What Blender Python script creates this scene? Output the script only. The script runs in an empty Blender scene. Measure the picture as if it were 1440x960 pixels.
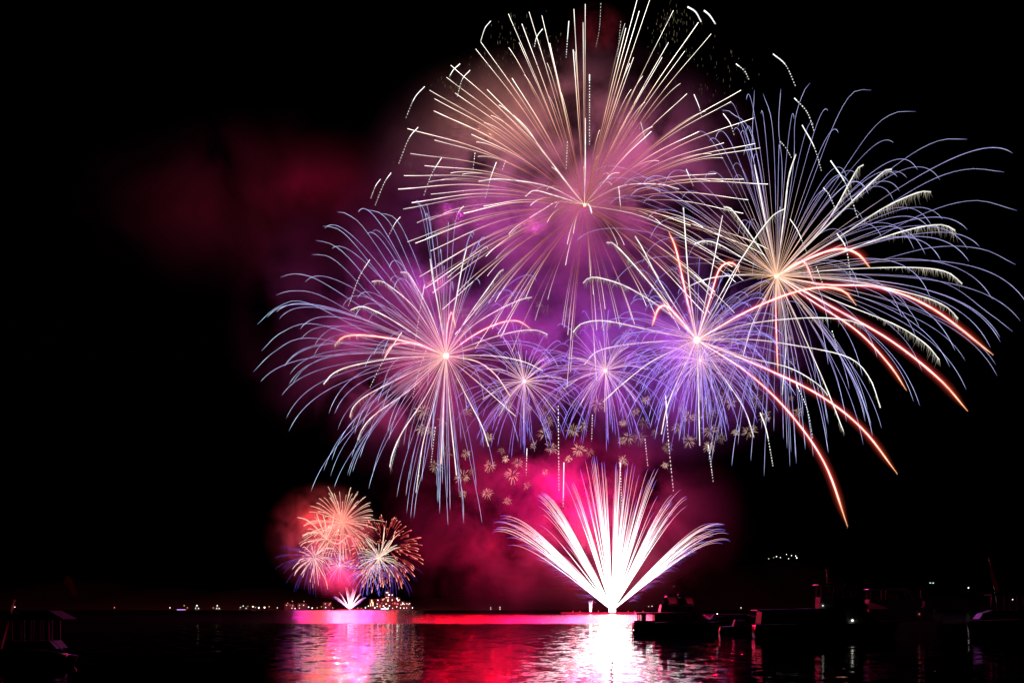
import bpy, bmesh, math, random
import numpy as np
from mathutils import Vector

S = bpy.context.scene
C = S.collection
RNG = np.random.default_rng(11)
random.seed(5)

# ------------------------------------------------------------------ camera, sky, exposure
F = 1544.0            # focal length in photo pixels
CAMZ = 5.0            # quay height above the lake
HOR = 856.0           # horizon row of the photo
cam_d = bpy.data.cameras.new('camera')
cam = bpy.data.objects.new('camera', cam_d)
C.objects.link(cam)
cam.location = (0, 0, CAMZ)
cam.rotation_euler = (math.radians(90), 0, 0)
cam_d.sensor_width = 36
cam_d.lens = 36 * F / 1440
cam_d.shift_y = (HOR - 480) / 1440
cam_d.clip_start = 0.5
cam_d.clip_end = 40000
S.camera = cam

w = bpy.data.worlds.new('World')
S.world = w
w.use_nodes = True
nt = w.node_tree
sky = nt.nodes.new('ShaderNodeTexSky')
sky.sky_type = 'NISHITA'
sky.sun_disc = False
sky.sun_elevation = math.radians(-4)
sky.sun_rotation = math.radians(200)
bg = nt.nodes['Background']
nt.links.new(sky.outputs[0], bg.inputs[0])
bg.inputs[1].default_value = 0.0004      # deep night

S.view_settings.view_transform = 'Standard'
S.view_settings.look = 'None'
S.view_settings.exposure = 0
S.view_settings.gamma = 1
cy = S.cycles
cy.max_bounces = 5
cy.diffuse_bounces = 1
cy.glossy_bounces = 3
cy.transmission_bounces = 4
cy.volume_bounces = 0
cy.transparent_max_bounces = 64
cy.volume_step_rate = 1.0
cy.volume_max_steps = 64
cy.use_denoising = True
cy.sample_clamp_indirect = 6


def W(px, py, Y):
    """photo pixel at distance Y -> world point"""
    return np.array([(px - 720) / F * Y, Y, CAMZ + (HOR - py) / F * Y])


D1 = 1100.0           # near display
D2 = 6000.0           # far display
MPP = D1 / F          # metres per photo pixel at the near display


def lamp(name, px, py, Y, col, power, radius=0.0):
    d = bpy.data.lights.new(name, 'POINT')
    d.color = col
    d.energy = power
    d.shadow_soft_size = radius
    o = bpy.data.objects.new(name, d)
    C.objects.link(o)
    o.location = W(px, py, Y)
    return o


# unseen lamps added around the bursts, standing in for their light on the smoke
LRNG = np.random.default_rng(3)


def smoke_fill_lamps(Yc, cells, unit):
    """unseen point lamps added to light and tint the smoke: (photo pixel, spread, how many, colour, watts together)"""
    for (px, py, sx, sy, n, col, p) in cells:
        n *= 5
        for i in range(n):
            a = 2.399963 * i + px; r = math.sqrt((i + .5) / n)
            dY = (-1 if i % 2 else 1) * unit * LRNG.uniform(.8, 1.25)
            lamp('smoke_fill_light', px + sx * r * math.cos(a), py + sy * r * math.sin(a), Yc + dY, col, p / n)


ORANGE, ROSE, PINK = (1, .36, .24), (1, .26, .34), (1, .17, .52)
PURPLE, VIOLET, MAGENTA, CRIMSON, RED = (.75, .05, .85), (.42, .10, 1), (1, .004, .26), (1, .003, .06), (1, 0, .002)
GY, LY, MY, FY, DY_ = D1 + 60, D1 - 260, D1 - 170, D1 + 20, D1 + 500     # the bursts stand at different distances
ORANGE, ROSE, PINK = (1, .40, .24), (1, .28, .28), (1, .17, .46)
PURPLE, VIOLET, MAGENTA, CRIMSON, RED = (.75, .03, .85), (.36, .06, 1), (1, .002, .17), (1, .002, .035), (1, 0, .002)
smoke_fill_lamps(GY, [
    (690, 165, 75, 45, 7, ORANGE, .50e6), (800, 140, 60, 40, 4, ROSE, .14e6), (920, 215, 60, 55, 7, PINK, .38e6), (820, 280, 90, 50, 6, (1, .18, .36), .15e6),
    (632, 302, 12, 12, 1, (1, .22, .2), .035e6), (748, 312, 12, 12, 1, (1, .22, .2), .02e6),  # lamps added to warm the salmon puffs
    (690, 300, 80, 50, 5, PURPLE, .26e6), (800, 400, 90, 50, 5, (.65, .06, .9), .26e6), (950, 320, 60, 50, 4, (.8, .05, .75), .24e6),
], 45)
smoke_fill_lamps(LY, [
    (640, 400, 110, 60, 6, (.48, .03, .9), .15e6), (520, 410, 80, 70, 5, (.62, .01, .55), .09e6), (627, 500, 60, 40, 4, (1, .07, .42), .13e6), (607, 394, 14, 10, 1, (1, .2, .22), .03e6),
    (570, 570, 70, 40, 4, (1, .01, .14), .24e6),
], 45)
smoke_fill_lamps(MY, [
    (740, 520, 70, 50, 5, (.7, .05, .85), .36e6), (860, 500, 70, 50, 5, VIOLET, .40e6), (980, 480, 60, 50, 5, VIOLET, .50e6), (960, 560, 70, 30, 3, (.10, .04, 1), .16e6), (1060, 420, 40, 50, 3, VIOLET, .06e6),
], 45)
smoke_fill_lamps(FY, [
    (800, 692, 50, 30, 6, MAGENTA, 2.1e6), (865, 745, 80, 50, 6, MAGENTA, 1.5e6), (728, 718, 35, 25, 3, MAGENTA, .45e6), (861, 825, 60, 15, 4, CRIMSON, .85e6), (985, 790, 60, 40, 4, CRIMSON, .22e6),
    (640, 630, 60, 40, 4, CRIMSON, .30e6), (720, 785, 80, 40, 5, RED, .60e6), (630, 770, 50, 50, 4, RED, .25e6),
], 45)
smoke_fill_lamps(DY_, [
    (455, 260, 70, 30, 5, (1, .002, .07), .17e6), (270, 285, 110, 25, 4, (1, .001, .01), .035e6), (410, 390, 50, 60, 3, (1, .004, .10), .06e6), (845, 42, 12, 10, 2, (1, .05, .005), .06e6),  # lamps added to redden the drifting smoke, no burst stands here
], 45)
K2 = 8.0
smoke_fill_lamps(D2, [
    (478, 732, 18, 16, 3, (1, .14, .12), 1.6e6 * K2), (440, 728, 14, 14, 3, RED, .9e6 * K2), (500, 775, 18, 16, 3, (1, .06, .14), .7e6 * K2),
    (428, 785, 16, 16, 3, (.6, .01, .45), .12e6 * K2), (468, 812, 18, 8, 4, (1, .004, .13), .7e6 * K2), (522, 800, 20, 12, 2, (.14, .05, 1), .3e6 * K2), (492, 846, 14, 4, 2, CRIMSON, .9e6 * K2), (530, 830, 30, 10, 3, RED, .8e6 * K2),
], 200)


# ------------------------------------------------------------------ materials
def mat(name, base=(.1, .1, .1), rough=.6, metal=0.0, noise=None, spec=.5):
    m = bpy.data.materials.new(name)
    m.use_nodes = True
    n = m.node_tree.nodes
    b = n['Principled BSDF']
    b.inputs['Base Color'].default_value = (*base, 1)
    b.inputs['Roughness'].default_value = rough
    b.inputs['Metallic'].default_value = metal
    b.inputs['Specular IOR Level'].default_value = spec
    if noise:
        tx = n.new('ShaderNodeTexNoise'); tx.inputs['Scale'].default_value = noise; tx.inputs['Detail'].default_value = 5
        tc = n.new('ShaderNodeTexCoord')
        m.node_tree.links.new(tc.outputs['Object'], tx.inputs['Vector'])
        r = n.new('ShaderNodeValToRGB')
        r.color_ramp.elements[0].color = (*[c * .65 for c in base], 1)
        r.color_ramp.elements[1].color = (*[min(1, c * 1.25) for c in base], 1)
        m.node_tree.links.new(tx.outputs['Fac'], r.inputs[0])
        m.node_tree.links.new(r.outputs[0], b.inputs['Base Color'])
    return m


def emit(name, col, strength):
    m = bpy.data.materials.new(name)
    m.use_nodes = True
    n = m.node_tree.nodes
    n.clear()
    e = n.new('ShaderNodeEmission'); o = n.new('ShaderNodeOutputMaterial')
    e.inputs[0].default_value = (*col, 1); e.inputs[1].default_value = strength
    m.node_tree.links.new(e.outputs[0], o.inputs[0])
    m.cycles.emission_sampling = 'NONE'
    return m


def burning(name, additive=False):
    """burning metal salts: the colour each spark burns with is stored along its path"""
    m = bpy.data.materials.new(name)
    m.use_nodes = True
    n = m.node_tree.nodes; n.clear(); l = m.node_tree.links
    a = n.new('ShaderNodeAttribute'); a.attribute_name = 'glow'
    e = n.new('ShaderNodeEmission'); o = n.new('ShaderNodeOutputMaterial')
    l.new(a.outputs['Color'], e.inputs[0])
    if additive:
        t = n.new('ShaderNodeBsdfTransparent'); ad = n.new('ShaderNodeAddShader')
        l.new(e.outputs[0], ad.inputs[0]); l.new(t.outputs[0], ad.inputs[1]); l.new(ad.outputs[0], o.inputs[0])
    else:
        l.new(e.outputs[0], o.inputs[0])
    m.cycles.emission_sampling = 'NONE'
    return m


BURN = burning('burning_star')
HALO = burning('halo_glow', True)  # see-through emission for the glow painted around red comets

M_WHITE = mat('white_gelcoat', (.75, .74, .72), .22, noise=1.5)
M_NAVY = mat('navy_gelcoat', (.02, .03, .06), .2)
M_GREY = mat('grey_paint', (.25, .25, .26), .45, noise=3)
M_DARK = mat('dark_rubber', (.03, .03, .03), .7)
M_STEEL = mat('stainless_rail', (.6, .6, .6), .22, 1.0)
M_TEAK = mat('teak_deck', (.28, .16, .08), .6, noise=6)
M_RUST = mat('rusty_steel', (.12, .06, .04), .7, noise=2)
M_CONC = mat('concrete', (.10, .095, .09), .85, noise=.05)
M_CANVAS = mat('boat_canvas', (.12, .10, .10), .9, noise=4)
M_FLAG = mat('red_flag_cloth', (.45, .02, .02), .85, noise=5)
M_HILL = mat('wooded_hill', (.05, .07, .035), .95, noise=.02)
M_YEL = mat('yellow_canvas', (.55, .42, .06), .8, noise=4)


def glass():
    m = bpy.data.materials.new('boat_window_glass')
    m.use_nodes = True
    n = m.node_tree.nodes; n.clear(); l = m.node_tree.links
    t = n.new('ShaderNodeBsdfTransparent'); t.inputs[0].default_value = (.80, .78, .78, 1)
    g = n.new('ShaderNodeBsdfGlossy'); g.inputs['Roughness'].default_value = .02
    mx = n.new('ShaderNodeMixShader'); mx.inputs[0].default_value = .08
    o = n.new('ShaderNodeOutputMaterial')
    l.new(t.outputs[0], mx.inputs[1]); l.new(g.outputs[0], mx.inputs[2]); l.new(mx.outputs[0], o.inputs[0])
    return m


M_GLASS = glass()


def translucent(name, col):
    m = bpy.data.materials.new(name)
    m.use_nodes = True
    n = m.node_tree.nodes; n.clear(); l = m.node_tree.links
    t = n.new('ShaderNodeBsdfTranslucent'); t.inputs[0].default_value = (*col, 1)
    d = n.new('ShaderNodeBsdfDiffuse'); d.inputs[0].default_value = (*col, 1)
    tx = n.new('ShaderNodeTexNoise'); tx.inputs['Scale'].default_value = 2.0
    mx = n.new('ShaderNodeMixShader'); o = n.new('ShaderNodeOutputMaterial')
    mr = n.new('ShaderNodeMapRange'); mr.inputs['To Min'].default_value = .1; mr.inputs['To Max'].default_value = .4
    l.new(tx.outputs['Fac'], mr.inputs['Value']); l.new(mr.outputs[0], mx.inputs[0])
    l.new(t.outputs[0], mx.inputs[1]); l.new(d.outputs[0], mx.inputs[2]); l.new(mx.outputs[0], o.inputs[0])
    return m


M_VINYL = translucent('clouded_vinyl_screen', (.85, .55, .5))
M_FLAG = translucent('red_flag_cloth', (.22, .015, .015))


# ------------------------------------------------------------------ object helpers
def link(name, me, m, parent=None):
    o = bpy.data.objects.new(name, me)
    C.objects.link(o)
    if m is not None:
        me.materials.append(m)
    if parent is not None:
        o.parent = parent
    return o


def tag(o, label=None, cat=None, group=None, kind=None):
    if label: o['label'] = label
    if cat: o['category'] = cat
    if group: o['group'] = group
    if kind: o['kind'] = kind
    return o


def thing(name, loc, label, cat, group=None):
    o = bpy.data.objects.new(name, None)
    C.objects.link(o)
    o.location = loc
    o.empty_display_size = .5
    return tag(o, label, cat, group)


class MB:
    """collects tubes, boxes and prisms for ONE mesh object"""
    def __init__(s):
        s.v, s.f, s.c, s.n = [], [], [], 0

    def add(s, v, f, c=None):
        v = np.asarray(v, float)
        s.v.append(v)
        s.f += [tuple(i + s.n for i in q) for q in f]
        if c is not None: s.c.append(np.asarray(c, float))
        s.n += len(v)
        return s

    def tube(s, P, r, col=None, sides=4):
        P = np.asarray(P, float); n = len(P)
        r = np.broadcast_to(np.asarray(r, float), (n,))
        T = np.gradient(P, axis=0); T /= np.linalg.norm(T, axis=1)[:, None] + 1e-9
        up = np.array([0, 1.0, 0.13]); up /= np.linalg.norm(up)
        A = np.cross(T, up); bad = np.linalg.norm(A, axis=1) < .05
        A[bad] = np.cross(T[bad], [1.0, 0, 0]); A /= np.linalg.norm(A, axis=1)[:, None] + 1e-9
        B = np.cross(T, A)
        ang = np.arange(sides) * 2 * np.pi / sides + .3
        V = P[:, None] + r[:, None, None] * (np.cos(ang)[None, :, None] * A[:, None] + np.sin(ang)[None, :, None] * B[:, None])
        f = []
        for i in range(n - 1):
            for j in range(sides):
                k = (j + 1) % sides
                f.append((i * sides + j, i * sides + k, (i + 1) * sides + k, (i + 1) * sides + j))
        f.append(tuple(range(sides))[::-1]); f.append(tuple((n - 1) * sides + j for j in range(sides)))
        cc = None if col is None else np.repeat(np.asarray(col, float), sides, axis=0)
        return s.add(V.reshape(-1, 3), f, cc)

    def box(s, x0, y0, z0, x1, y1, z1):
        v = [(x, y, z) for x in (x0, x1) for y in (y0, y1) for z in (z0, z1)]
        return s.add(v, [(0, 1, 3, 2), (4, 6, 7, 5), (0, 4, 5, 1), (2, 3, 7, 6), (0, 2, 6, 4), (1, 5, 7, 3)])

    def prism(s, pts, y0, y1, inset=0.0, round_=0.0):
        """extrude an x-z outline across the beam; inset narrows the top points"""
        n = len(pts); zs = [p[1] for p in pts]; z0, z1 = min(zs), max(zs)
        v = []
        for sgn, y in ((0, y0), (1, y1)):
            for (x, z) in pts:
                k = inset * (z - z0) / (z1 - z0 + 1e-9)
                v.append((x, y + (k if sgn == 0 else -k), z))
        f = [tuple(range(n)), tuple(range(2 * n - 1, n - 1, -1))]
        for i in range(n):
            j = (i + 1) % n
            f.append((i, i + n, j + n, j))
        if round_:
            bm = bmesh.new()
            vs = [bm.verts.new(p) for p in v]
            for q in f: bm.faces.new([vs[i] for i in q])
            bmesh.ops.recalc_face_normals(bm, faces=bm.faces)
            bmesh.ops.bevel(bm, geom=list(bm.edges), offset=round_, segments=3, affect='EDGES', profile=.5)
            bm.verts.index_update()
            v = [tuple(x.co) for x in bm.verts]; f = [tuple(x.index for x in q.verts) for q in bm.faces]
            bm.free()
        return s.add(v, f)

    def bar(s, a, b, r, sides=6):
        a = np.array(a, float); b = np.array(b, float)
        return s.tube([a, a * .5 + b * .5, b], r, None, sides)

    def ball(s, c, r, nu=10, nv=6, col=None):
        v = [(c[0], c[1], c[2] + r)]
        for i in range(1, nv):
            th = math.pi * i / nv
            for j in range(nu):
                ph = 2 * math.pi * j / nu
                v.append((c[0] + r * math.sin(th) * math.cos(ph), c[1] + r * math.sin(th) * math.sin(ph), c[2] + r * math.cos(th)))
        v.append((c[0], c[1], c[2] - r))
        f = [(0, 1 + j, 1 + (j + 1) % nu) for j in range(nu)]
        for i in range(nv - 2):
            for j in range(nu):
                a = 1 + i * nu + j; b = 1 + i * nu + (j + 1) % nu
                f.append((a, a + nu, b + nu, b))
        L = len(v) - 1
        f += [(L, L - nu + (j + 1) % nu, L - nu + j) for j in range(nu)]
        return s.add(v, f, None if col is None else np.tile(col, (len(v), 1)))

    def build(s, name, m, parent=None, smooth=False):
        me = bpy.data.meshes.new(name)
        V = np.concatenate(s.v)
        me.from_pydata(V.tolist(), [], s.f)
        if s.c:
            at = me.attributes.new('glow', 'FLOAT_COLOR', 'POINT')
            cc = np.ones((len(V), 4)); cc[:, :3] = np.concatenate(s.c)
            at.data.foreach_set('color', cc.ravel())
        if smooth:
            me.polygons.foreach_set('use_smooth', np.ones(len(me.polygons), bool))
        me.update()
        return link(name, me, m, parent)


def ramp(stops, s):
    """stops: [(pos, (r,g,b))] -> colours at s"""
    xs = [a for a, _ in stops]; cs = np.array([c for _, c in stops], float)
    return np.stack([np.interp(s, xs, cs[:, k]) for k in range(3)], axis=1)


def spline(pts, n):
    """Catmull-Rom through the points, evenly resampled"""
    P = np.asarray(pts, float)
    if len(P) == 2:
        t = np.linspace(0, 1, n)[:, None]
        return P[0] * (1 - t) + P[1] * t
    Q = np.vstack([2 * P[0] - P[1], P, 2 * P[-1] - P[-2]])
    out = []
    for i in range(1, len(Q) - 2):
        a, b, c, d = Q[i - 1:i + 3]
        for t in np.linspace(0, 1, 14, endpoint=False):
            out.append(.5 * (2 * b + (c - a) * t + (2 * a - 5 * b + 4 * c - d) * t * t + (3 * b - a - 3 * c + d) * t ** 3))
    out.append(Q[-2]); out = np.array(out)
    d = np.r_[0, np.cumsum(np.linalg.norm(np.diff(out, axis=0), axis=1))]
    t = np.linspace(0, d[-1], n)
    return np.stack([np.interp(t, d, out[:, k]) for k in range(out.shape[1])], axis=1)


def dirs(n):
    """evenly spread, jittered directions on a sphere"""
    i = np.arange(n) + .5
    z = 1 - 2 * i / n; ph = i * 2.399963
    v = np.stack([np.sqrt(1 - z * z) * np.cos(ph), np.sqrt(1 - z * z) * np.sin(ph), z], 1)
    v += RNG.normal(0, .16, v.shape)
    return v / np.linalg.norm(v, axis=1)[:, None]


def star_path(c, d, R, sag, k=2.4, n=18, s0=0.0, s1=1.0):
    """a star thrown out against drag while gravity pulls it down"""
    t = np.linspace(s0, s1, n); e = 1 - np.exp(-k * t); E = 1 - np.exp(-k)
    P = c + d * (R * e / E)[:, None]
    P[:, 2] -= sag * (k * t - e) / (k - E)
    return P


def ray_path(c_px, pts, R_px, Y, n=22, side=None):
    """a trail that starts at the burst and runs through the photo points, swinging towards or away from the viewer like every star of a ball"""
    P = spline([c_px] + list(pts), n)
    d = np.hypot(*(np.array(pts[-1]) - np.array(c_px)))
    dep = math.sqrt(max(0, R_px ** 2 - d ** 2)) * MPP * .6
    if side is None: side = 1 if RNG.random() < .5 else -1
    s = np.linspace(0, 1, n)
    yy = Y + side * dep * (1 - np.exp(-1.6 * s)) / .8
    return np.array([W(p[0], p[1], y) for p, y in zip(P, yy)])


def centred(P, root):
    return np.asarray(P) - np.array(root.location)


def px_r(wpx, Y=D1):
    return wpx * .5 * Y / F


def spark(root, name, P, wpx, stops, Y=D1, taper=(.7, 1, .5), sides=4, m=None):
    P = centred(P, root); s = np.linspace(0, 1, len(P))
    r = px_r(wpx, Y) * np.interp(s, [0, .4, .9, 1], [taper[0], taper[1], taper[1], taper[2]])
    fl = 1 + .26 * RNG.uniform(-1, 1, len(P))
    r = r * (1 + .14 * RNG.uniform(-1, 1, len(P)))
    b = MB().tube(P, r, ramp(stops, s) * fl[:, None], sides)
    return b.build(name, m or BURN, root)


def trails(root, name, items, cap=100, taper=(.7, 1, .5)):
    """items: (path, width px, stops, Y). Each trail its own part; past the cap the shortest go into one stuff part."""
    L = [np.linalg.norm((p[-1] - p[0])[[0, 2]]) for p, *_ in items]
    order = np.argsort(L)[::-1]
    for i in order[:cap]:
        p, wd, st, Y = items[i]
        spark(root, name, p, wd, st, Y, taper)
    if len(order) > cap:
        b = MB()
        for i in order[cap:]:
            p, wd, st, Y = items[i]
            P = centred(p, root); s = np.linspace(0, 1, len(P))
            b.tube(P, px_r(wd, Y) * np.interp(s, [0, .4, .9, 1], [taper[0], taper[1], taper[1], taper[2]]), ramp(st, s), 3)
        o = b.build('short_' + name, BURN, root); o['kind'] = 'stuff'


# ------------------------------------------------------------------ the lake and the hills
def water():
    m = bpy.data.materials.new('night_lake_water')
    m.use_nodes = True
    n = m.node_tree.nodes; l = m.node_tree.links
    b = n['Principled BSDF']
    b.inputs['Base Color'].default_value = (.003, .006, .009, 1)
    b.inputs['IOR'].default_value = 1.333
    geo = n.new('ShaderNodeNewGeometry')
    sep = n.new('ShaderNodeSeparateXYZ'); l.new(geo.outputs['Position'], sep.inputs[0])

    def math_(op, a, bv=None, c=None):
        x = n.new('ShaderNodeMath'); x.operation = op
        for i, q in enumerate((a, bv, c)):
            if q is None: continue
            if isinstance(q, (int, float)): x.inputs[i].default_value = q
            else: l.new(q, x.inputs[i])
        return x.outputs[0]

    # wind-ruffled water begins along a wavering line some 350 m out
    wv = n.new('ShaderNodeTexNoise'); wv.inputs['Scale'].default_value = .006; wv.inputs['Detail'].default_value = 2
    l.new(geo.outputs['Position'], wv.inputs['Vector'])
    edge = math_('MULTIPLY_ADD', wv.outputs['Fac'], 120.0, sep.outputs[1])
    mr = n.new('ShaderNodeMapRange'); mr.interpolation_type = 'SMOOTHSTEP'
    l.new(edge, mr.inputs['Value'])
    mr.inputs['From Min'].default_value = 405; mr.inputs['From Max'].default_value = 470
    ruff = mr.outputs[0]

    def waves(scale, sx, sy, detail, rot):
        mp = n.new('ShaderNodeMapping'); mp.inputs['Scale'].default_value = (sx, sy, 1); mp.inputs['Rotation'].default_value = (0, 0, rot)
        l.new(geo.outputs['Position'], mp.inputs['Vector'])
        t = n.new('ShaderNodeTexNoise'); t.inputs['Scale'].default_value = scale; t.inputs['Detail'].default_value = detail
        l.new(mp.outputs[0], t.inputs['Vector'])
        v = n.new('ShaderNodeVectorMath'); v.operation = 'SUBTRACT'; v.inputs[1].default_value = (.5, .5, .5)
        l.new(t.outputs['Color'], v.inputs[0])
        return v.outputs[0]

    a = waves(.55, 1.0, .55, 2.0, .12)      # lazy ripples
    c = waves(2.2, 1.0, .7, 1.5, -.3)       # cat's paws
    s1 = n.new('ShaderNodeVectorMath'); s1.operation = 'SCALE'; s1.inputs['Scale'].default_value = .072; l.new(a, s1.inputs[0])
    s2 = n.new('ShaderNodeVectorMath'); s2.operation = 'SCALE'; s2.inputs['Scale'].default_value = .040; l.new(c, s2.inputs[0])
    ad = n.new('ShaderNodeVectorMath'); ad.operation = 'ADD'; l.new(s1.outputs[0], ad.inputs[0]); l.new(s2.outputs[0], ad.inputs[1])
    sx = n.new('ShaderNodeSeparateXYZ'); l.new(ad.outputs[0], sx.inputs[0])
    cb = n.new('ShaderNodeCombineXYZ'); cb.inputs[2].default_value = 1
    l.new(sx.outputs[0], cb.inputs[0]); l.new(sx.outputs[1], cb.inputs[1])
    nm = n.new('ShaderNodeVectorMath'); nm.operation = 'NORMALIZE'; l.new(cb.outputs[0], nm.inputs[0])
    l.new(nm.outputs[0], b.inputs['Normal'])
    r = math_('MULTIPLY_ADD', ruff, .13, .035)
    l.new(r, b.inputs['Roughness'])
    return m


def sheet(name, x0, y0, x1, y1, z, nx, ny, m, zf=None):
    xs = np.linspace(x0, x1, nx); ys = np.linspace(y0, y1, ny)
    v = [(x, y, z if zf is None else zf(x, y)) for y in ys for x in xs]
    f = [(j * nx + i, j * nx + i + 1, (j + 1) * nx + i + 1, (j + 1) * nx + i) for j in range(ny - 1) for i in range(nx - 1)]
    return MB().add(v, f).build(name, m, smooth=True)


lake = sheet('lake_water', -9000, -60, 9000, 7000, 0, 40, 40, water())
tag(lake, 'dark calm lake mirroring the fireworks, ruffled farther out', kind='structure')


def hill_z(x, y):
    u = (y - 6960) / 2600
    if u <= 0: return -1.5
    h = 90 + 260 * math.exp(-((x - 2000) / 1400) ** 2) + 120 * math.exp(-((x + 3300) / 1500) ** 2)
    h *= 1 + .18 * math.sin(x * .0031 + 1) + .10 * math.sin(x * .0083) + .05 * math.sin(x * .021 + y * .01)
    return 1.5 + h * math.sin(min(1, u) * math.pi / 2) ** 1.3


tag(sheet('far_hills', -9000, 6960, 9000, 9600, 0, 160, 20, M_HILL, hill_z), 'black wooded hills along the far shore', kind='structure')


# ------------------------------------------------------------------ smoke
def smoke(label, px, py, Y, rx, ry, rd, dens, scale, thr, seed, tint=(.9, .9, .9), detail=5.0, soft=.9):
    m = bpy.data.materials.new('firework_smoke')
    m.use_nodes = True
    n = m.node_tree.nodes; n.clear(); l = m.node_tree.links
    out = n.new('ShaderNodeOutputMaterial'); v = n.new('ShaderNodeVolumePrincipled')
    v.inputs['Color'].default_value = (*tint, 1)
    v.inputs['Anisotropy'].default_value = 0.0
    tc = n.new('ShaderNodeTexCoord')
    ln = n.new('ShaderNodeVectorMath'); ln.operation = 'LENGTH'; l.new(tc.outputs['Object'], ln.inputs[0])
    mp = n.new('ShaderNodeMapping'); mp.inputs['Location'].default_value = (seed * 3.7, seed * 1.3, seed * 2.1)
    g = max(rx, ry); mp.inputs['Scale'].default_value = (rx / g, rd / MPP / g * (D1 / Y), ry / g)
    l.new(tc.outputs['Object'], mp.inputs['Vector'])
    t = n.new('ShaderNodeTexNoise'); t.inputs['Scale'].default_value = scale; t.inputs['Detail'].default_value = detail; t.inputs['Roughness'].default_value = .62; t.inputs['Distortion'].default_value = .5
    l.new(mp.outputs[0], t.inputs['Vector'])
    fall = n.new('ShaderNodeMapRange'); fall.interpolation_type = 'SMOOTHSTEP'
    fall.inputs['From Min'].default_value = 1.0; fall.inputs['From Max'].default_value = 1.0 - soft
    fall.inputs['To Min'].default_value = 0; fall.inputs['To Max'].default_value = 1
    l.new(ln.outputs['Value'], fall.inputs['Value'])
    nz = n.new('ShaderNodeMapRange'); nz.inputs['From Min'].default_value = thr; nz.inputs['From Max'].default_value = thr + .19
    l.new(t.outputs['Fac'], nz.inputs['Value'])
    mu = n.new('ShaderNodeMath'); mu.operation = 'MULTIPLY'; l.new(fall.outputs[0], mu.inputs[0]); l.new(nz.outputs[0], mu.inputs[1])
    m2 = n.new('ShaderNodeMath'); m2.operation = 'MULTIPLY'; m2.inputs[1].default_value = dens; l.new(mu.outputs[0], m2.inputs[0])
    l.new(m2.outputs[0], v.inputs['Density'])
    l.new(v.outputs[0], out.inputs['Volume'])
    o = MB().ball((0, 0, 0), 1.0, 24, 14).build('smoke', m)
    o.location = W(px, py, Y)
    s = Y / F
    o.scale = (rx * s, rd, ry * s)
    return tag(o, label, 'smoke', 'drifting firework smoke', 'stuff')


smoke('wide pink and brown smoke cloud round the golden burst', 795, 245, GY, 310, 205, 55, .0125, 3.0, .40, 21)
smoke('purple smoke behind the blue burst on the left', 620, 450, LY, 320, 250, 55, .0110, 3.4, .44, 2)
smoke('faint dark red smoke drifting away left of the golden burst', 370, 285, DY_, 330, 150, 50, .0032, 1.9, .38, 3, detail=4)
smoke('glowing red and magenta smoke behind the big white fan', 775, 730, FY, 300, 165, 55, .0048, 3.6, .43, 4)
smoke('violet smoke around the middle burst of red arcs', 900, 490, MY, 280, 180, 55, .0100, 2.6, .42, 6)
smoke('small dim orange puff above the golden burst', 840, 45, DY_, 50, 46, 28, .020, 1.6, .42, 7)
for lab, px, py, rx, ry, sd in [
    ('salmon smoke puff left of the golden burst centre, upper', 632, 308, 34, 34, 11), ('salmon smoke puff just below left of the golden core', 750, 318, 34, 26, 12),
    ('salmon smoke puff above the left burst core', 607, 398, 46, 32, 13), ('pink smoke puff at the left edge of the left burst', 482, 476, 52, 30, 14),
    ('rosy smoke puff around the left burst core', 620, 480, 50, 42, 15), ('orange smoke puff hugging the golden core', 812, 285, 36, 34, 16)]:
    smoke(lab, px, py, (LY if py > 350 else GY) - 30, rx, ry, rx * MPP * .8, .022, 1.5, .40, sd)
smoke('red smoke round the far bursts over the far barge', 455, 755, D2, 88, 84, 260, .0030, 2.4, .42, 8)
smoke('bright pink smoke streak above the far white fan', 474, 812, D2 - 60, 52, 34, 120, .0050, 2.0, .36, 9)

# ------------------------------------------------------------------ big bursts
GOLD = [(0, (.42, .13, .09)), (.25, (.36, .12, .09)), (.45, (.65, .32, .21)), (.68, (1.5, 1.15, .85)), (.85, (2.0, 1.85, 1.6)), (1, (2.0, 1.9, 1.7))]
BLUE = [(0, (1.3, .7, .45)), (.12, (.85, .50, .52)), (.3, (.48, .36, .95)), (.7, (.40, .40, 1.15)), (.95, (.60, .64, 1.3)), (1, (.08, .1, .45))]
LAV = [(0, (1.2, .65, .4)), (.12, (.80, .52, .5)), (.3, (.50, .42, .85)), (.7, (.52, .52, 1.05)), (.95, (.72, .76, 1.25)), (1, (.1, .11, .4))]
PALE = [(0, (1.3, .7, .45)), (.12, (.85, .52, .6)), (.3, (.50, .42, .85)), (.7, (.48, .58, 1.05)), (.95, (.75, .98, 1.3)), (1, (.12, .16, .35))]
WHITE = [(0, (1.5, 1.0, .8)), (.2, (.95, .70, .68)), (.5, (1.1, 1.0, .96)), (.85, (1.35, 1.3, 1.22)), (1, (.9, .88, .8))]
PINKW = [(0, (1.8, 1.1, .9)), (.4, (1.6, .9, .9)), (1, (1.3, .85, .75))]
REDC = [(0, (1.8, 1.2, 1.0)), (.3, (1.8, 1.15, 1.1)), (.75, (1.9, 1.15, .95)), (.93, (1.6, .85, .55)), (1, (.7, .42, .2))]
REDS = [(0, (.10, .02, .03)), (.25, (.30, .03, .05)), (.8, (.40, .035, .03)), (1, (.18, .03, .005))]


def core(root, Y, wpx, col):
    return MB().ball((0, 0, 0), px_r(wpx, Y), 12, 8, np.array(col)).build('burst_core', BURN, root)


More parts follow.
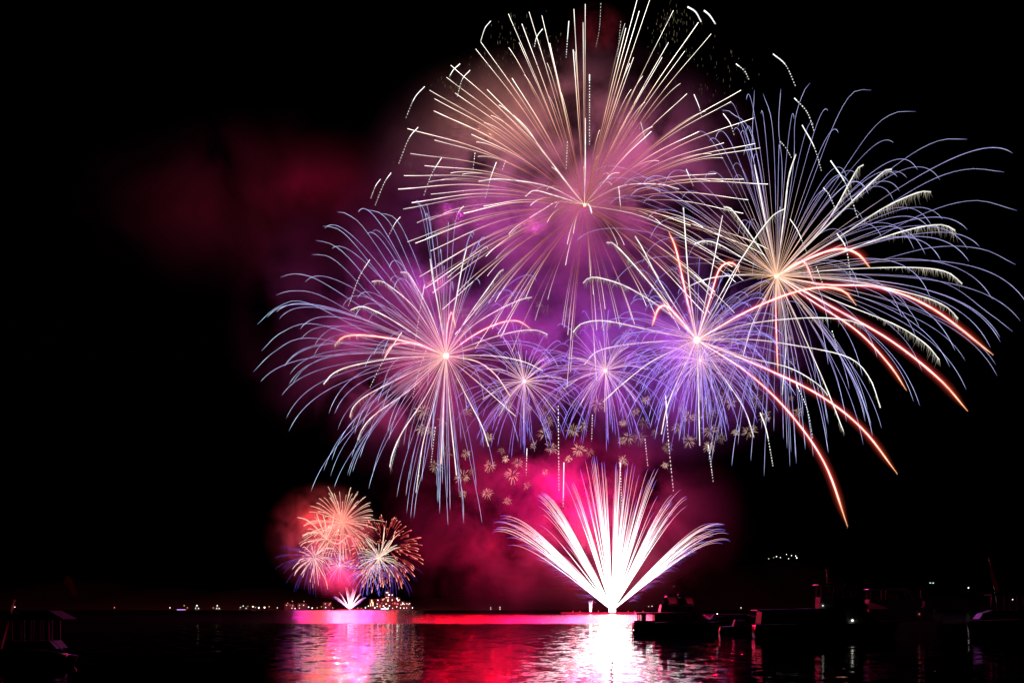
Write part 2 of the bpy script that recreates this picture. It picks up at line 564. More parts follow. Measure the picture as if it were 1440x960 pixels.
def fringe(tr, root, P, Y, length, start, n):
    """short sparks shed below the outer part of a comet's trail"""
    P = centred(P, root); b = MB()
    for _ in range(n):
        s = start + (1 - start) * RNG.random() ** .8
        q = np.array([np.interp(s, np.linspace(0, 1, len(P)), P[:, k]) for k in range(3)])
        ln = px_r(2, Y) * length * (.12 + 1.15 * RNG.random() ** 1.8) * min(1, (s - start) / (1 - start) * 1.6 + .15)
        dx = np.array([RNG.normal(.06, .22), RNG.normal(0, .2), -1.0])
        end = q + dx * ln
        g = .25 + .6 * RNG.random()
        b.tube([q, (q + end) / 2, end], px_r(.5, Y) * np.array([1, .8, .3]), [(g * 1.1, g, g * .85), (g * .7, g * .62, g * .5), (g * .25, g * .2, g * .14)], 3)
    o = b.build('spark_fringe', BURN, tr)
    return o


def comet(root, c, R, pts, Y=D1, wd=2.0, red=False, hair=0, hair_start=.5, hair_n=70, stops=None, side=None):
    P = ray_path(c, pts, R, Y, 26, side)
    if red:
        o = spark(root, 'red_comet_trail', P, wd * .76, stops or REDC, Y, (.6, 1, .35), 6)
        q = centred(P, root); s = np.linspace(0, 1, len(q))
        for k, a in ((1.6, .50), (2.5, .20), (3.9, .09), (5.8, .04)):  # red halo glow put on as nested emissive tubes
            MB().tube(q, px_r(wd * k, Y) * np.interp(s, [0, .3, .9, 1], [.35, 1, 1, .2]), ramp(REDS, s) * a, 8).build('red_halo', HALO, o)
    else:
        o = spark(root, 'white_comet_trail', P, wd * .82, stops or WHITE, Y, (.38, .9, 1.0), 5)
    if hair:
        fringe(o, root, P, Y, hair, hair_start, hair_n)
    return o


# --- golden burst
Gc = (822, 288)
gold = thing('firework_burst', W(*Gc, D1), 'biggest golden firework burst with straight cream trails, highest in the sky', 'firework')
core(gold, D1, 5, (2.5, 1.6, .8))
ends = [(715, 20), (744, 17), (734, 34), (807, 13), (823, 6), (762, 22), (773, 61), (676, 59), (669, 69), (634, 92), (628, 109), (640, 131), (685, 126), (604, 127),
        (610, 156), (611, 139), (573, 181), (611, 197), (663, 189), (577, 216), (597, 233), (568, 247), (560, 266), (606, 273), (567, 294), (579, 285),
        (573, 340), (584, 342), (605, 353), (615, 372), (896, 0), (899, 16), (914, -1), (947, 15), (982, 32), (1000, 48), (963, 72), (931, 81), (891, 81), (883, 90),
        (966, 132), (1042, 127), (1028, 143), (1060, 166), (983, 185), (1018, 201), (1062, 202), (1069, 208), (916, 185), (1007, 244), (1046, 252), (1080, 259),
        (1052, 281), (971, 317), (590, 389), (598, 405), (608, 412), (622, 435), (652, 300), (680, 290), (1030, 375), (1005, 410), (990, 440), (820, 32), (806, 70), (720, 110),
        (905, 122), (1045, 300), (1035, 340), (940, 60), (700, 150), (730, 60), (880, 40), (640, 470), (668, 490), (700, 470)]
items = []
for e in ends:
    v = np.array(e) - np.array(Gc); L = np.hypot(*v)
    mid = np.array(Gc) + v * .55; mid[1] -= L * (.055 * abs(v[0]) / L + .005)
    P = ray_path(Gc, [tuple(mid), e], 300, D1, 20)
    dim = .75 + .5 * RNG.random()
    items.append((P, .68 + .6 * RNG.random() ** 2, [(s, tuple(np.array(c) * dim)) for s, c in GOLD], D1))
c0 = W(*Gc, D1)
for d in dirs(150):
    if d[2] > -.12 and RNG.random() < .4: continue
    R = 255 * MPP * (.72 + .38 * RNG.random())
    if d[2] < -.4: R *= .82
    dim = .55 + .6 * RNG.random()
    s1 = 1.0
    P = star_path(c0, d, R, 26 * MPP, 1.8, 18, .03, s1)
    items.append((P, .55 + .5 * RNG.random() ** 2, [(s, tuple(np.array(c) * dim)) for s, c in GOLD], D1))
trails(gold, 'golden_star_trail', items, taper=(.32, .8, 1.0))
for pts, wd in [([(845, 260), (860, 245), (871, 243)], 1.9), ([(800, 262), (785, 242), (776, 235)], 2.2), ([(827, 287), (830, 292), (832, 300)], 2.6),
                ([(770, 262), (705, 252), (673, 255)], 1.7), ([(780, 275), (752, 268), (739, 276)], 1.6), ([(785, 284), (765, 294), (745, 306)], 1.6),
                ([(823, 220), (823, 166)], 1.9), ([(873, 262), (925, 259), (955, 266)], 1.7), ([(765, 215), (742, 182), (722, 162)], 1.8), ([(905, 305), (985, 345), (1010, 362)], 1.5)]:
    comet(gold, Gc, 230, pts, wd=wd)


def fade(stops, g):
    return [(s, tuple(np.array(c) * g)) for s, c in stops]


def ball_of_stars(root, c_px, R_px, n, sag, stops, wd=1.0, Y=D1, k=2.6, keep=None, rmin=.8, name='blue_star_trail', cap=100, scale_y=1.0, jitter=.3, low=.18):
    c = W(*c_px, Y); its = []; m = Y / F
    for d in dirs(n):
        if keep and not keep(d): continue
        d = d * np.array([1, 1, scale_y])
        R = R_px * m * (rmin + (1 - rmin) * RNG.random() + .06 * RNG.normal())
        dn = max(0.0, -d[2])
        P = star_path(c, d, R * (1 - low * dn), sag * m * (.8 + .4 * RNG.random()) * (1 - .55 * low * dn), k, 26, .0, 1.0)
        its.append((P, wd * (.8 + .4 * RNG.random()), fade(stops, 1 - jitter + 2 * jitter * RNG.random()), Y))
    trails(root, name, its, cap)


# --- blue burst on the left
Lc = (627, 500)
left = thing('firework_burst', W(*Lc, LY), 'leftmost big blue burst with drooping pale trails and white comets', 'firework')
core(left, D1, 7, (3, 2.2, 1.6))
ball_of_stars(left, Lc, 268, 165, 62, PALE, .52, Y=LY, keep=lambda d: d[0] < .25, rmin=.84, low=.36)
ball_of_stars(left, Lc, 215, 44, 60, BLUE, .58, Y=LY, keep=lambda d: d[0] >= .1, rmin=.75, low=.32)
for pts in [[(572, 412), (515, 325), (490, 302), (474, 298)], [(560, 420), (500, 345), (475, 322), (454, 318)], [(550, 430), (490, 362), (465, 343), (444, 338)], [(545, 440), (485, 378), (460, 360), (438, 358)],
            [(530, 445), (450, 395), (415, 385), (394, 390)], [(530, 458), (450, 415), (410, 409), (388, 415)], [(525, 470), (430, 425), (390, 432), (362, 456)], [(530, 480), (440, 455), (395, 468), (368, 493)],
            [(525, 490), (430, 475), (385, 495), (356, 523)], [(590, 405), (555, 325), (535, 300), (514, 295)], [(598, 400), (570, 330), (553, 305), (534, 300)], [(610, 390), (600, 310), (592, 288), (584, 285)]]:
    comet(left, Lc, 285, pts, Y=LY, wd=.62, stops=PALE)
for pts in [[(623, 590), (630, 738)], [(600, 640), (587, 690), (582, 728)], [(655, 620), (672, 700), (678, 735)], [(642, 640), (651, 700), (652, 735)]]:
    comet(left, Lc, 260, pts, Y=LY, wd=.62, stops=PALE)
for pts, wd, hair, red in [
    ([(555, 452), (520, 434), (506, 431), (493, 436)], 2.0, 7, 0), ([(585, 435), (545, 400), (532, 395), (523, 396)], 2.0, 8, 0),
    ([(605, 440), (578, 390), (570, 383), (563, 383)], 2.2, 11, 0), ([(616, 430), (610, 400), (605, 364)], 2.2, 3, 0), ([(640, 430), (650, 375), (656, 350)], 1.7, 0, 0),
    ([(655, 450), (690, 400), (702, 383), (708, 379)], 1.9, 8, 0), ([(590, 484), (560, 483), (548, 489), (540, 503)], 2.2, 0, 2),
    ([(580, 482), (520, 472), (485, 473), (470, 486)], 2.0, 8, 2), ([(560, 503), (500, 513), (470, 524), (455, 540)], 2.0, 5, 0),
    ([(565, 530), (515, 556), (497, 572), (492, 586)], 1.9, 8, 0), ([(580, 545), (528, 582), (510, 602), (503, 618)], 1.9, 9, 0),
    ([(600, 555), (567, 605), (553, 635), (548, 656)], 1.9, 10, 0), ([(610, 570), (595, 622), (585, 692)], 1.6, 5, 0),
    ([(624, 570), (620, 652)], 2.2, 0, 1), ([(633, 580), (642, 668)], 1.9, 0, 0), ([(655, 555), (678, 600), (687, 627)], 1.8, 0, 0),
    ([(670, 508), (697, 527), (717, 556)], 2.0, 0, 1), ([(675, 540), (725, 585)], 1.7, 0, 0), ([(629, 460), (633, 442), (636, 441), (641, 462)], 2.2, 0, 2),
    ([(665, 472), (700, 455), (727, 451), (748, 463)], 2.1, 6, 2), ([(670, 482), (720, 467), (752, 464), (770, 470)], 1.7, 8, 0),
    ([(660, 462), (700, 436), (733, 421), (748, 418)], 1.7, 6, 0), ([(690, 500), (735, 508), (763, 521)], 1.7, 0, 0)]:
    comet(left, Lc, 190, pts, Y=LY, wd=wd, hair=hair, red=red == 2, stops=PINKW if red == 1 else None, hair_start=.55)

# --- blue burst on the right
Rc = (1092, 388)
right = thing('firework_burst', W(*Rc, D1 + 20), 'rightmost blue burst with long curling trails over the moored boats', 'firework')
core(right, D1, 7, (3, 2.0, 1.0))
ball_of_stars(right, Rc, 316, 190, 82, LAV, .48, low=.36, Y=D1 + 20, keep=lambda d: d[0] > -.35 or d[2] > .2, rmin=.80, k=2.5, jitter=.25)
for pts in [[(1060, 260), (1058, 190), (1061, 127)], [(1090, 250), (1085, 170), (1073, 132)], [(1100, 250), (1095, 180), (1098, 125)], [(1115, 240), (1118, 170), (1130, 130), (1139, 117)],
            [(1140, 260), (1175, 170), (1200, 130), (1225, 127)], [(1160, 280), (1220, 190), (1255, 160), (1288, 157)], [(1190, 290), (1270, 225), (1320, 198), (1360, 196)],
            [(1200, 320), (1300, 258), (1360, 238), (1412, 242)], [(1200, 350), (1300, 300), (1370, 282), (1430, 296)], [(1210, 372), (1310, 348), (1380, 350), (1428, 372)],
            [(1200, 385), (1320, 395), (1390, 440), (1424, 466)], [(1060, 200), (1030, 160), (1015, 155)]]:
    comet(right, Rc, 360, pts, Y=D1 + 20, wd=.60, stops=LAV)
# the gilt stub of every trail near the break
ball_of_stars(right, Rc, 90, 44, 2, [(0, (1.1, .6, .32)), (.5, (.40, .25, .17)), (1, (.05, .03, .04))], .6, Y=D1 + 20, name='gilt_spark', rmin=.6)
for pts, wd, hair in [
    ([(1160, 315), (1195, 256), (1206, 237), (1214, 232)], 2.1, 13), ([(1175, 306), (1225, 257), (1246, 239), (1254, 238)], 2.2, 7), ([(1170, 340), (1240, 294), (1290, 271), (1309, 270)], 2.0, 14),
    ([(1180, 356), (1270, 325), (1322, 316), (1343, 324)], 2.0, 15), ([(1180, 379), (1280, 376), (1330, 382), (1353, 399)], 1.8, 10), ([(1190, 394), (1290, 415), (1330, 431), (1347, 448)], 1.9, 10),
    ([(1180, 425), (1260, 457), (1302, 484), (1321, 506)], 1.9, 12), ([(1125, 460), (1162, 545), (1186, 606)], 1.9, 7), ([(1076, 310), (1061, 232)], 2.4, 3), ([(1103, 300), (1109, 250), (1119, 217)], 2.4, 3),
    ([(1070, 352), (1042, 312), (1028, 294), (1018, 291)], 2.4, 9), ([(1050, 366), (1010, 343), (990, 339), (977, 343)], 1.7, 6), ([(1050, 386), (1000, 391), (967, 403)], 1.5, 0),
    ([(1105, 470), (1100, 555)], 1.5, 0), ([(1060, 450), (1045, 500)], 1.3, 0)]:
    comet(right, Rc, 260, pts, Y=D1 + 20, wd=wd, hair=hair, hair_start=.5, hair_n=170)
for pts, wd in [([(1140, 362), (1180, 350), (1206, 357), (1224, 377)], 2.8), ([(1122, 369), (1133, 371), (1144, 397)], 2.4), ([(1160, 400), (1235, 404), (1310, 433), (1397, 499)], 2.7),
                ([(1160, 426), (1250, 477), (1320, 532), (1361, 578)], 2.7), ([(1140, 422), (1205, 465), (1250, 512), (1275, 549)], 2.4), ([(1091, 440), (1094, 525)], 2.0)]:
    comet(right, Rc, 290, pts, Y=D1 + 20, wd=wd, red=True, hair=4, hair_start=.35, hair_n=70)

# --- middle burst with the red arcs
Mc = (980, 478)
mid = thing('firework_burst', W(*Mc, MY), 'middle burst with tall red arcs and fringed white comets, beside the right burst', 'firework')
core(mid, D1, 8, (3.2, 2.4, 1.8))
ball_of_stars(mid, Mc, 150, 125, 38, BLUE, .58, Y=MY, rmin=.7)
for pts, wd in [([(1050, 438), (1110, 413), (1155, 404), (1186, 409), (1204, 429)], 2.7), ([(958, 451), (938, 431), (926, 434), (917, 458)], 2.8), ([(997, 425), (1010, 382), (1022, 370), (1034, 372), (1040, 384)], 2.8),
                ([(966, 420), (951, 352), (940, 325)], 3.0), ([(1050, 523), (1110, 580), (1160, 652), (1192, 740)], 2.8), ([(1065, 513), (1150, 554), (1212, 602), (1262, 666)], 2.6)]:
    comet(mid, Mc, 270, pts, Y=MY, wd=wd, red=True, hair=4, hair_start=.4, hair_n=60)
for pts, wd, hair in [
    ([(1020, 402), (1055, 345), (1085, 305), (1103, 294)], 2.0, 13), ([(1000, 385), (1016, 303)], 1.9, 3), ([(969, 400), (961, 292)], 2.3, 2), ([(905, 388), (872, 351), (860, 341), (853, 341)], 2.3, 11),
    ([(940, 440), (885, 405), (845, 391), (828, 391), (820, 398)], 2.0, 11), ([(910, 463), (850, 451), (818, 455), (806, 467)], 1.8, 11), ([(925, 480), (870, 486), (838, 495), (822, 512)], 1.7, 7),
    ([(968, 502), (940, 566), (930, 610)], 1.8, 3), ([(982, 550), (984, 626)], 1.8, 0), ([(1010, 520), (1045, 572), (1060, 614)], 1.9, 4), ([(920, 506), (875, 540), (848, 565)], 1.7, 0),
    ([(1050, 477), (1109, 484), (1190, 501), (1222, 530), (1238, 573)], 1.9, 8), ([(1050, 502), (1110, 517), (1150, 540), (1164, 556)], 1.8, 9), ([(1050, 456), (1130, 447), (1185, 449), (1217, 458)], 1.8, 9),
    ([(1010, 430), (1040, 372)], 1.5, 0), ([(930, 400), (905, 352), (893, 332)], 1.9, 9)]:
    comet(mid, Mc, 190, pts, Y=MY, wd=wd, hair=hair, hair_start=.4, hair_n=90)

# --- small violet bursts between them
VIO = [(0, (1.3, .8, .8)), (.15, (.8, .48, .7)), (.45, (.46, .28, .95)), (.9, (.32, .28, 1.15)), (1, (.08, .07, .4))]
for c, lab, R, n, sg in [((737, 536), 'small violet burst between the left burst and the fan', 118, 95, 28), ((851, 521), 'small violet burst under the golden burst, left of the red arcs', 120, 100, 34),
                     ((985, 506), 'small blue burst hanging just below the middle burst core', 118, 90, 36)]:
    b = thing('firework_burst', W(*c, MY + 30), lab, 'firework', 'small violet bursts')
    core(b, D1, 4.5, (2.2, 1.7, 1.6))
    ball_of_stars(b, c, R, n, sg, VIO, .58, Y=MY + 30, rmin=.6, name='violet_star_trail')
    for a in (.2, 1.0, 1.7, 2.6, 3.5, 4.1, 4.7, 5.5):
        e = (c[0] + 62 * math.cos(a), c[1] - 50 * math.sin(a) + 8)
        comet(b, c, 70, [((c[0] + e[0]) / 2, (c[1] + e[1]) / 2 - 6), e], Y=MY + 30, wd=1.2, stops=fade(WHITE, .75))

# ------------------------------------------------------------------ labels by clock position
LM = [('the golden burst', Gc), ('the leftmost blue burst', Lc), ('the rightmost blue burst', Rc), ('the middle burst', Mc), ('the small violet burst', (737, 536)), ('the big white fan', (861, 760))]
NUM = ['one', 'two', 'three', 'four', 'five', 'six', 'seven', 'eight', 'nine', 'ten', 'eleven', 'twelve']
ORD = ['nearest it', 'second out', 'third out', 'fourth out', 'fifth out', 'sixth out', 'seventh out', 'eighth out', 'ninth out', 'tenth out', 'eleventh out', 'twelfth out', 'thirteenth out', 'fourteenth out', 'fifteenth out', 'sixteenth out', 'seventeenth out', 'outermost']


def clock_labels(pts, what):
    keys = []
    for i, p in enumerate(pts):
        nm, c = min(LM, key=lambda q: math.hypot(p[0] - q[1][0], p[1] - q[1][1]))
        a = math.degrees(math.atan2(p[0] - c[0], c[1] - p[1])) % 360
        h = int(round(a / 30)) % 12
        keys.append((what[i], nm, NUM[(h - 1) % 12], math.hypot(p[0] - c[0], p[1] - c[1])))
    out = []
    for k in keys:
        same = sorted(q[3] for q in keys if q[:3] == k[:3])
        t = f"{k[0]} at {k[2]} o'clock of {k[1]}"
        if len(same) > 1: t += ', ' + ORD[same.index(k[3])]
        out.append(t)
    return out


# ------------------------------------------------------------------ strobing spark trails
TR = [  # points, solid share at the head, width
    ([(690, 30), (682, 40), (676, 58)], 1.0, 1.4), ([(763, 41), (755, 52), (751, 68)], .7, 1.5), ([(647, 90), (638, 98), (632, 108)], .9, 1.9), ([(661, 99), (650, 112), (643, 136)], .4, 1.4),
    ([(597, 122), (583, 138), (570, 168)], .5, 1.5), ([(588, 179), (575, 195), (560, 232)], .3, 1.5), ([(621, 222), (607, 245), (596, 275)], .3, 1.4), ([(668, 215), (665, 240)], 0, 1.4), ([(698, 228), (690, 250), (682, 280)], .5, 1.4),
    ([(711, 226), (706, 240)], 0, 1.3), ([(652, 290), (645, 298), (639, 314)], .4, 1.3), ([(550, 243), (540, 258), (527, 290)], .2, 1.4), ([(535, 252), (528, 262), (521, 280)], .4, 1.3), ([(563, 305), (555, 315), (545, 335)], .5, 1.2),
    ([(800, 30), (798, 55), (796, 82)], .5, 1.5), ([(829, 105), (829, 205)], .1, 1.9), ([(798, 199), (796, 240)], 0, 1.5), ([(967, 10), (978, 17), (986, 31)], 1.0, 2.4), ([(990, 15), (998, 22), (1006, 34)], 1.0, 2.4),
    ([(1035, 90), (1047, 100), (1053, 112)], .2, 1.6), ([(1087, 76), (1105, 92), (1119, 122)], .4, 1.5), ([(1117, 138), (1135, 158), (1145, 185)], .1, 1.6), ([(1128, 176), (1145, 207), (1155, 240)], .5, 1.6), ([(1097, 199), (1105, 208), (1113, 222)], 0, 1.4),
    ([(1168, 226), (1190, 260), (1206, 306)], .4, 1.7), ([(1017, 160), (1027, 174), (1033, 192)], .6, 1.4), ([(1158, 264), (1167, 276), (1175, 295)], .1, 1.5), ([(1111, 308), (1122, 325), (1135, 356)], .6, 1.4), ([(1177, 328), (1190, 350), (1197, 396)], .3, 1.6),
    ([(1148, 375), (1158, 402)], 0, 1.6), ([(976, 133), (983, 150), (987, 166)], .6, 1.4), ([(901, 172), (910, 205)], .7, 1.1), ([(965, 238), (975, 262)], .4, 1.3), ([(870, 262), (873, 295)], .8, 1.2),
    ([(785, 570), (786, 690)], 0, 1.7), ([(793, 650), (792, 712)], .8, 1.7), ([(741, 630), (740, 668)], .3, 1.4), ([(833, 583), (832, 620)], 0, 1.5), ([(907, 617), (911, 655)], 0, 1.5), ([(936, 555), (940, 620), (947, 690)], .3, 1.7),
    ([(996, 625), (1003, 678)], .1, 1.7), ([(872, 650), (875, 724)], .1, 1.6), ([(1069, 580), (1078, 606), (1087, 655)], .5, 1.7), ([(1120, 540), (1135, 575), (1143, 617)], .1, 1.6), ([(520, 365), (505, 390), (490, 430)], .2, 1.4),
    ([(597, 400), (590, 440), (582, 495)], .2, 1.5), ([(565, 467), (540, 505), (520, 545)], .5, 1.4), ([(1170, 465), (1178, 491)], 0, 1.4), ([(600, 490), (588, 525), (580, 560)], .0, 1.3), ([(612, 600), (606, 652)], 0, 1.4),
    ([(845, 5), (843, 40), (838, 66)], 0, 1.1), ([(873, 30), (868, 84)], 0, 1.0)]
what = []
for p, sol, wd in TR:
    L = math.hypot(p[-1][0] - p[0][0], p[-1][1] - p[0][1])
    what.append(('short ' if L < 30 else 'long ' if L > 60 else '') + ('solid white spark trail' if sol > .6 else 'dotted white spark trail'))
labs = clock_labels([p[len(p) // 2] for p, _, _ in TR], what)
for (p, sol, wd), lab in zip(TR, labs):
    Y = D1 + RNG.uniform(-120, 60)
    P2 = spline(p, 60)
    P = np.array([W(q[0], q[1], Y) for q in P2]); o0 = P[0].copy()
    b = MB(); L = np.linalg.norm(P[-1] - P[0]) / MPP
    dim = .55 if wd < 1.2 else 1.0
    # one thread from end to end: a solid head, then beads joined by hair-thin dim necks into one mesh
    ts, rs, gs = [], [], []
    nsol = int(sol * 59)
    if nsol > 2:
        for t in np.linspace(0, nsol, 12):
            ts.append(t); rs.append(1.05 - .3 * t / 59); gs.append((1.6 - .6 * t / 59) * RNG.uniform(.8, 1.15))
    step = max(2.0, 60 / max(4, L / 3.6))
    t = float(nsol) + .6 * step if nsol > 2 else .1
    while t < 58.5:
        e = min(59.0, t + step * RNG.uniform(.35, .6))
        g = (1.35 - .7 * t / 60) * (.7 + .5 * RNG.random())
        ts += [t - .06, t, e, e + .06]; rs += [.12, .97, .92, .12]; gs += [.05, g, g, .05]
        t = e + .08 + step * RNG.uniform(.35, .75)
    ts = np.clip(np.array(ts), 0, 59) + np.arange(len(ts)) * 1e-4
    Q = np.stack([np.interp(ts, np.arange(60), P[:, k]) for k in range(3)], 1) - o0
    b.tube(Q, px_r(wd * .8, Y) * np.array(rs), np.outer(np.array(gs) * dim, (1.0, 1.04, .98)), 4)
    o = b.build('spark_trail', BURN)
    o.location = o0
    tag(o, lab, 'spark trail', 'strobing white spark trails')

# ------------------------------------------------------------------ crackle flowers
z7 = [(155, 165), (150, 280), (205, 290), (275, 235), (310, 430), (235, 515), (395, 40), (440, 170), (410, 585), (470, 545), (410, 690), (560, 690), (690, 735), (430, 440), (575, 330), (580, 515), (655, 420), (680, 470),
      (725, 575), (815, 640), (830, 150), (930, 160), (925, 310), (970, 400), (860, 385), (930, 555), (1080, 470), (1140, 415), (1205, 425), (1105, 290), (1170, 260), (1110, 120), (1255, 125), (1015, 80), (950, 230), (760, 495), (640, 60), (690, 130)]
z8 = [(150, 520), (190, 500), (255, 500), (155, 640), (350, 470), (285, 410), (235, 345), (300, 270), (490, 440), (560, 520), (690, 460), (760, 500), (685, 550), (430, 560), (415, 670), (555, 370), (520, 330), (780, 260), (820, 290),
      (970, 270), (870, 250), (1200, 30), (1235, 340), (1190, 260), (1030, 370), (930, 460), (960, 440), (680, 340), (610, 380), (155, 410), (850, 470), (650, 270)]
CR = [(560 + x / 4.5, 540 + y / 4.5) for x, y in z7] + [(840 + x / 4.3625, 500 + y / 4.3625) for x, y in z8] + \
     [(981, 370), (940, 425), (768, 435), (758, 428), (652, 439), (790, 548), (583, 500), (575, 520), (640, 535), (590, 540), (700, 445), (800, 440), (880, 470), (1060, 520), (1110, 475), (1000, 560)]
big = {(90 + 0, 0)}
labs = clock_labels(CR, ['tiny cream crackle flower' for _ in CR])
for i, (p, lab) in enumerate(zip(CR, labs)):
    Y = D1 + RNG.uniform(-90, 120)
    up = p[1] < 560
    R = (11 if not up else 9.5) * (.5 + .85 * RNG.random()) * Y / F
    g0 = (1.1 if not up else .6) * (.3 + 1.1 * RNG.random())
    b = MB()
    for d in dirs(int((42 if not up else 32) * RNG.uniform(.6, 1.2))):
        if RNG.random() < .15: continue
        r = R * (.55 + .5 * RNG.random())
        P = star_path(np.zeros(3), d, r, r * .12, 1.5, 5, .12 + .25 * RNG.random(), 1.0)
        g = g0 * (.5 + .9 * RNG.random())
        b.tube(P, px_r(.27, Y) * np.array([1, 1, .9, .7, .4]), ramp([(0, (g * .8, g * .5, g * .36)), (.6, (g * 1.1, g * .86, g * .66)), (1, (g * .7, g * .52, g * .36))], np.linspace(0, 1, 5)), 3)
    o = b.build('crackle_flower', BURN)
    o.location = W(*p, Y)
    tag(o, lab, 'firework', 'crackle flowers below the big bursts')

# faint gold dust left hanging by the golden shell
b = MB()
for cx, cy, sx, sy, n in [(720, 50, 12, 18, 40), (700, 95, 20, 10, 40), (640, 118, 18, 6, 30), (950, 25, 16, 10, 50), (945, 60, 20, 22, 60), (1010, 105, 28, 22, 50), (600, 235, 25, 12, 25), (770, 60, 10, 22, 30), (880, 150, 40, 22, 25)]:
    for _ in range(n):
        q = W(cx + RNG.normal(0, sx), cy + RNG.normal(0, sy), D1 + RNG.normal(0, 60)) - W(822, 150, D1)
        ln = MPP * RNG.uniform(1.5, 5)
        g = RNG.uniform(.04, .16)
        b.tube([q, q - np.array([0, 0, ln])], px_r(.6), [(g, g * .8, g * .5)] * 2, 3)
o = b.build('falling_embers', BURN)
o.location = W(822, 150, D1)
tag(o, 'faint gold embers falling round the top of the golden burst', 'embers', kind='stuff')


# ------------------------------------------------------------------ the fans and their barges
def fan(c_px, Y, scale, label, plumes, n, wd, hot, tint=(1, 1, 1)):
    root = thing('firework_fan', W(*c_px, Y), label, 'firework', 'white comet fans')
    m = Y / F * scale
    for (tips, spread, cnt) in plumes:
        # tip at the middle of the plume, in photo pixels relative to the base (for scale 1)
        tip = np.array([tips[0], 0, tips[1]], float); L = np.linalg.norm(tip); u = tip / L
        side = np.cross(u, [0, 1, 0])
        pl = None
        for q in range(int(cnt * n)):
            a = RNG.normal(0, spread); bb = RNG.normal(0, spread * 1.2)
            d = u + side * a + np.array([0, 1, 0]) * bb; d /= np.linalg.norm(d)
            ln = L * (1.05 - .55 * RNG.random() ** 2.2) * (1 - 1.0 * abs(a) * RNG.random())
            if RNG.random() < .12: ln *= .6
            sag = ln * (.03 + .15 * abs(u[0])) * (ln / L)
            P = star_path(np.zeros(3), d, ln * m, sag * m * .9, 2.0, 18)
            P[:, 2] += sag * m * .22 * np.sin(np.linspace(0, math.pi, 18))
            s = np.linspace(0, 1, 18)
            bl = RNG.uniform(.72, .95)
            h = hot * (.7 + .6 * RNG.random())
            cc = np.array(tint) * ramp([(0, (h, h, h)), (.42, (h * .45, h * .36, h * .39)), (bl - .25, (1.2, .68, .74)), (bl - .02, (1.0, .6, .7)), (bl + .03, (.42, .28, 1.2)), (1, (.16, .14, 1.0))], s)
            rr = px_r(wd, Y) * np.interp(s, [0, .3, .6, .9, 1], [1.5, 1.25, .85, .62, .35])
            if pl is None:
                pl = MB().tube(P, rr, cc, 4).build('plume', BURN, root)
            else:
                MB().tube(P, rr, cc, 4).build('comet_streak', BURN, pl)
    MB().ball((0, 0, 0), 5.0 * m, 14, 10, np.array((hot * 2,) * 3)).build('launch_flash', BURN, root)
    # violet sparks thrown low on both sides
    b = MB()
    for q in range(int(110 * n)):
        sg = RNG.choice([-1, 1]); t = RNG.uniform(.12, .8)
        base = np.array([sg * 150 * t, RNG.normal(0, 8), 128 * t + 12 * t * (1 - t)]) + np.array([0, 0, -8 * RNG.random() - 3])
        dv = np.array([sg * RNG.uniform(8, 20), 0, RNG.uniform(0, 8)])
        P = np.array([base, base + dv * .5 + [0, 0, .8], base + dv + [0, 0, -2]]) * m
        b.tube(P, px_r(wd * .5, Y) * np.array([1, .8, .4]), [(1.0, .2, .9), (.5, .2, 1.0), (.1, .08, .7)], 3)
    o = b.build('low_sparks', BURN, root); o['kind'] = 'stuff'
    return root


fan((861, 858), D1, 1.0, 'big brilliant white fan of comets rising from the near barge', [
    ((-158, 150), .046, 34), ((-98, 176), .046, 36), ((-58, 190), .025, 8), ((-26, 218), .040, 24), ((16, 214), .045, 28), ((56, 206), .040, 22), ((96, 180), .046, 30), ((153, 140), .046, 34)], 1.15, .62, 4)
fan((492, 856), D2, .17, 'tiny white fan of comets over the distant barge', [
    ((-139, 124), .045, 6), ((-90, 158), .05, 6), ((-26, 190), .05, 6), ((16, 190), .05, 6), ((52, 180), .05, 5), ((90, 150), .05, 6), ((132, 108), .045, 6)], 1.0, .75, 5, (1, .5, .66))


def barge(px0, px1, wl, Y, label, nrack):
    x0, x1 = W(px0, wl, Y)[0], W(px1, wl, Y)[0]
    root = thing('fireworks_barge', ((x0 + x1) / 2, Y, 0), label, 'barge', 'firework barges')
    h = (x1 - x0) / 2; k = Y / D1 * (.62 if Y > 2000 else 1)
    MB().prism([(-h, 1.5 * k), (-h + 3 * k, -.4), (h - 3 * k, -.4), (h, 1.5 * k)], -7 * k, 7 * k).build('hull', M_RUST, root)
    MB().box(-h + .4, -6.6 * k, 1.5 * k + .003, h - .4, 6.6 * k, 1.5 * k + .15).build('deck', M_GREY, root)
    for i in range(nrack):
        x = -h + 4 * k + (2 * h - 8 * k) * i / (nrack - 1)
        b = MB()
        for j in range(5):
            b.tube([(x + (j - 2) * .5 * k, -2 * k, 1.65 * k), (x + (j - 2) * .62 * k, -2 * k, 2.3 * k)], .2 * k, None, 8)
        b.box(x - 1.5 * k, -2.4 * k, 1.5 * k + .152, x + 1.5 * k, -1.6 * k, 1.9 * k)
        b.build('mortar_rack', M_DARK, root)
    return root


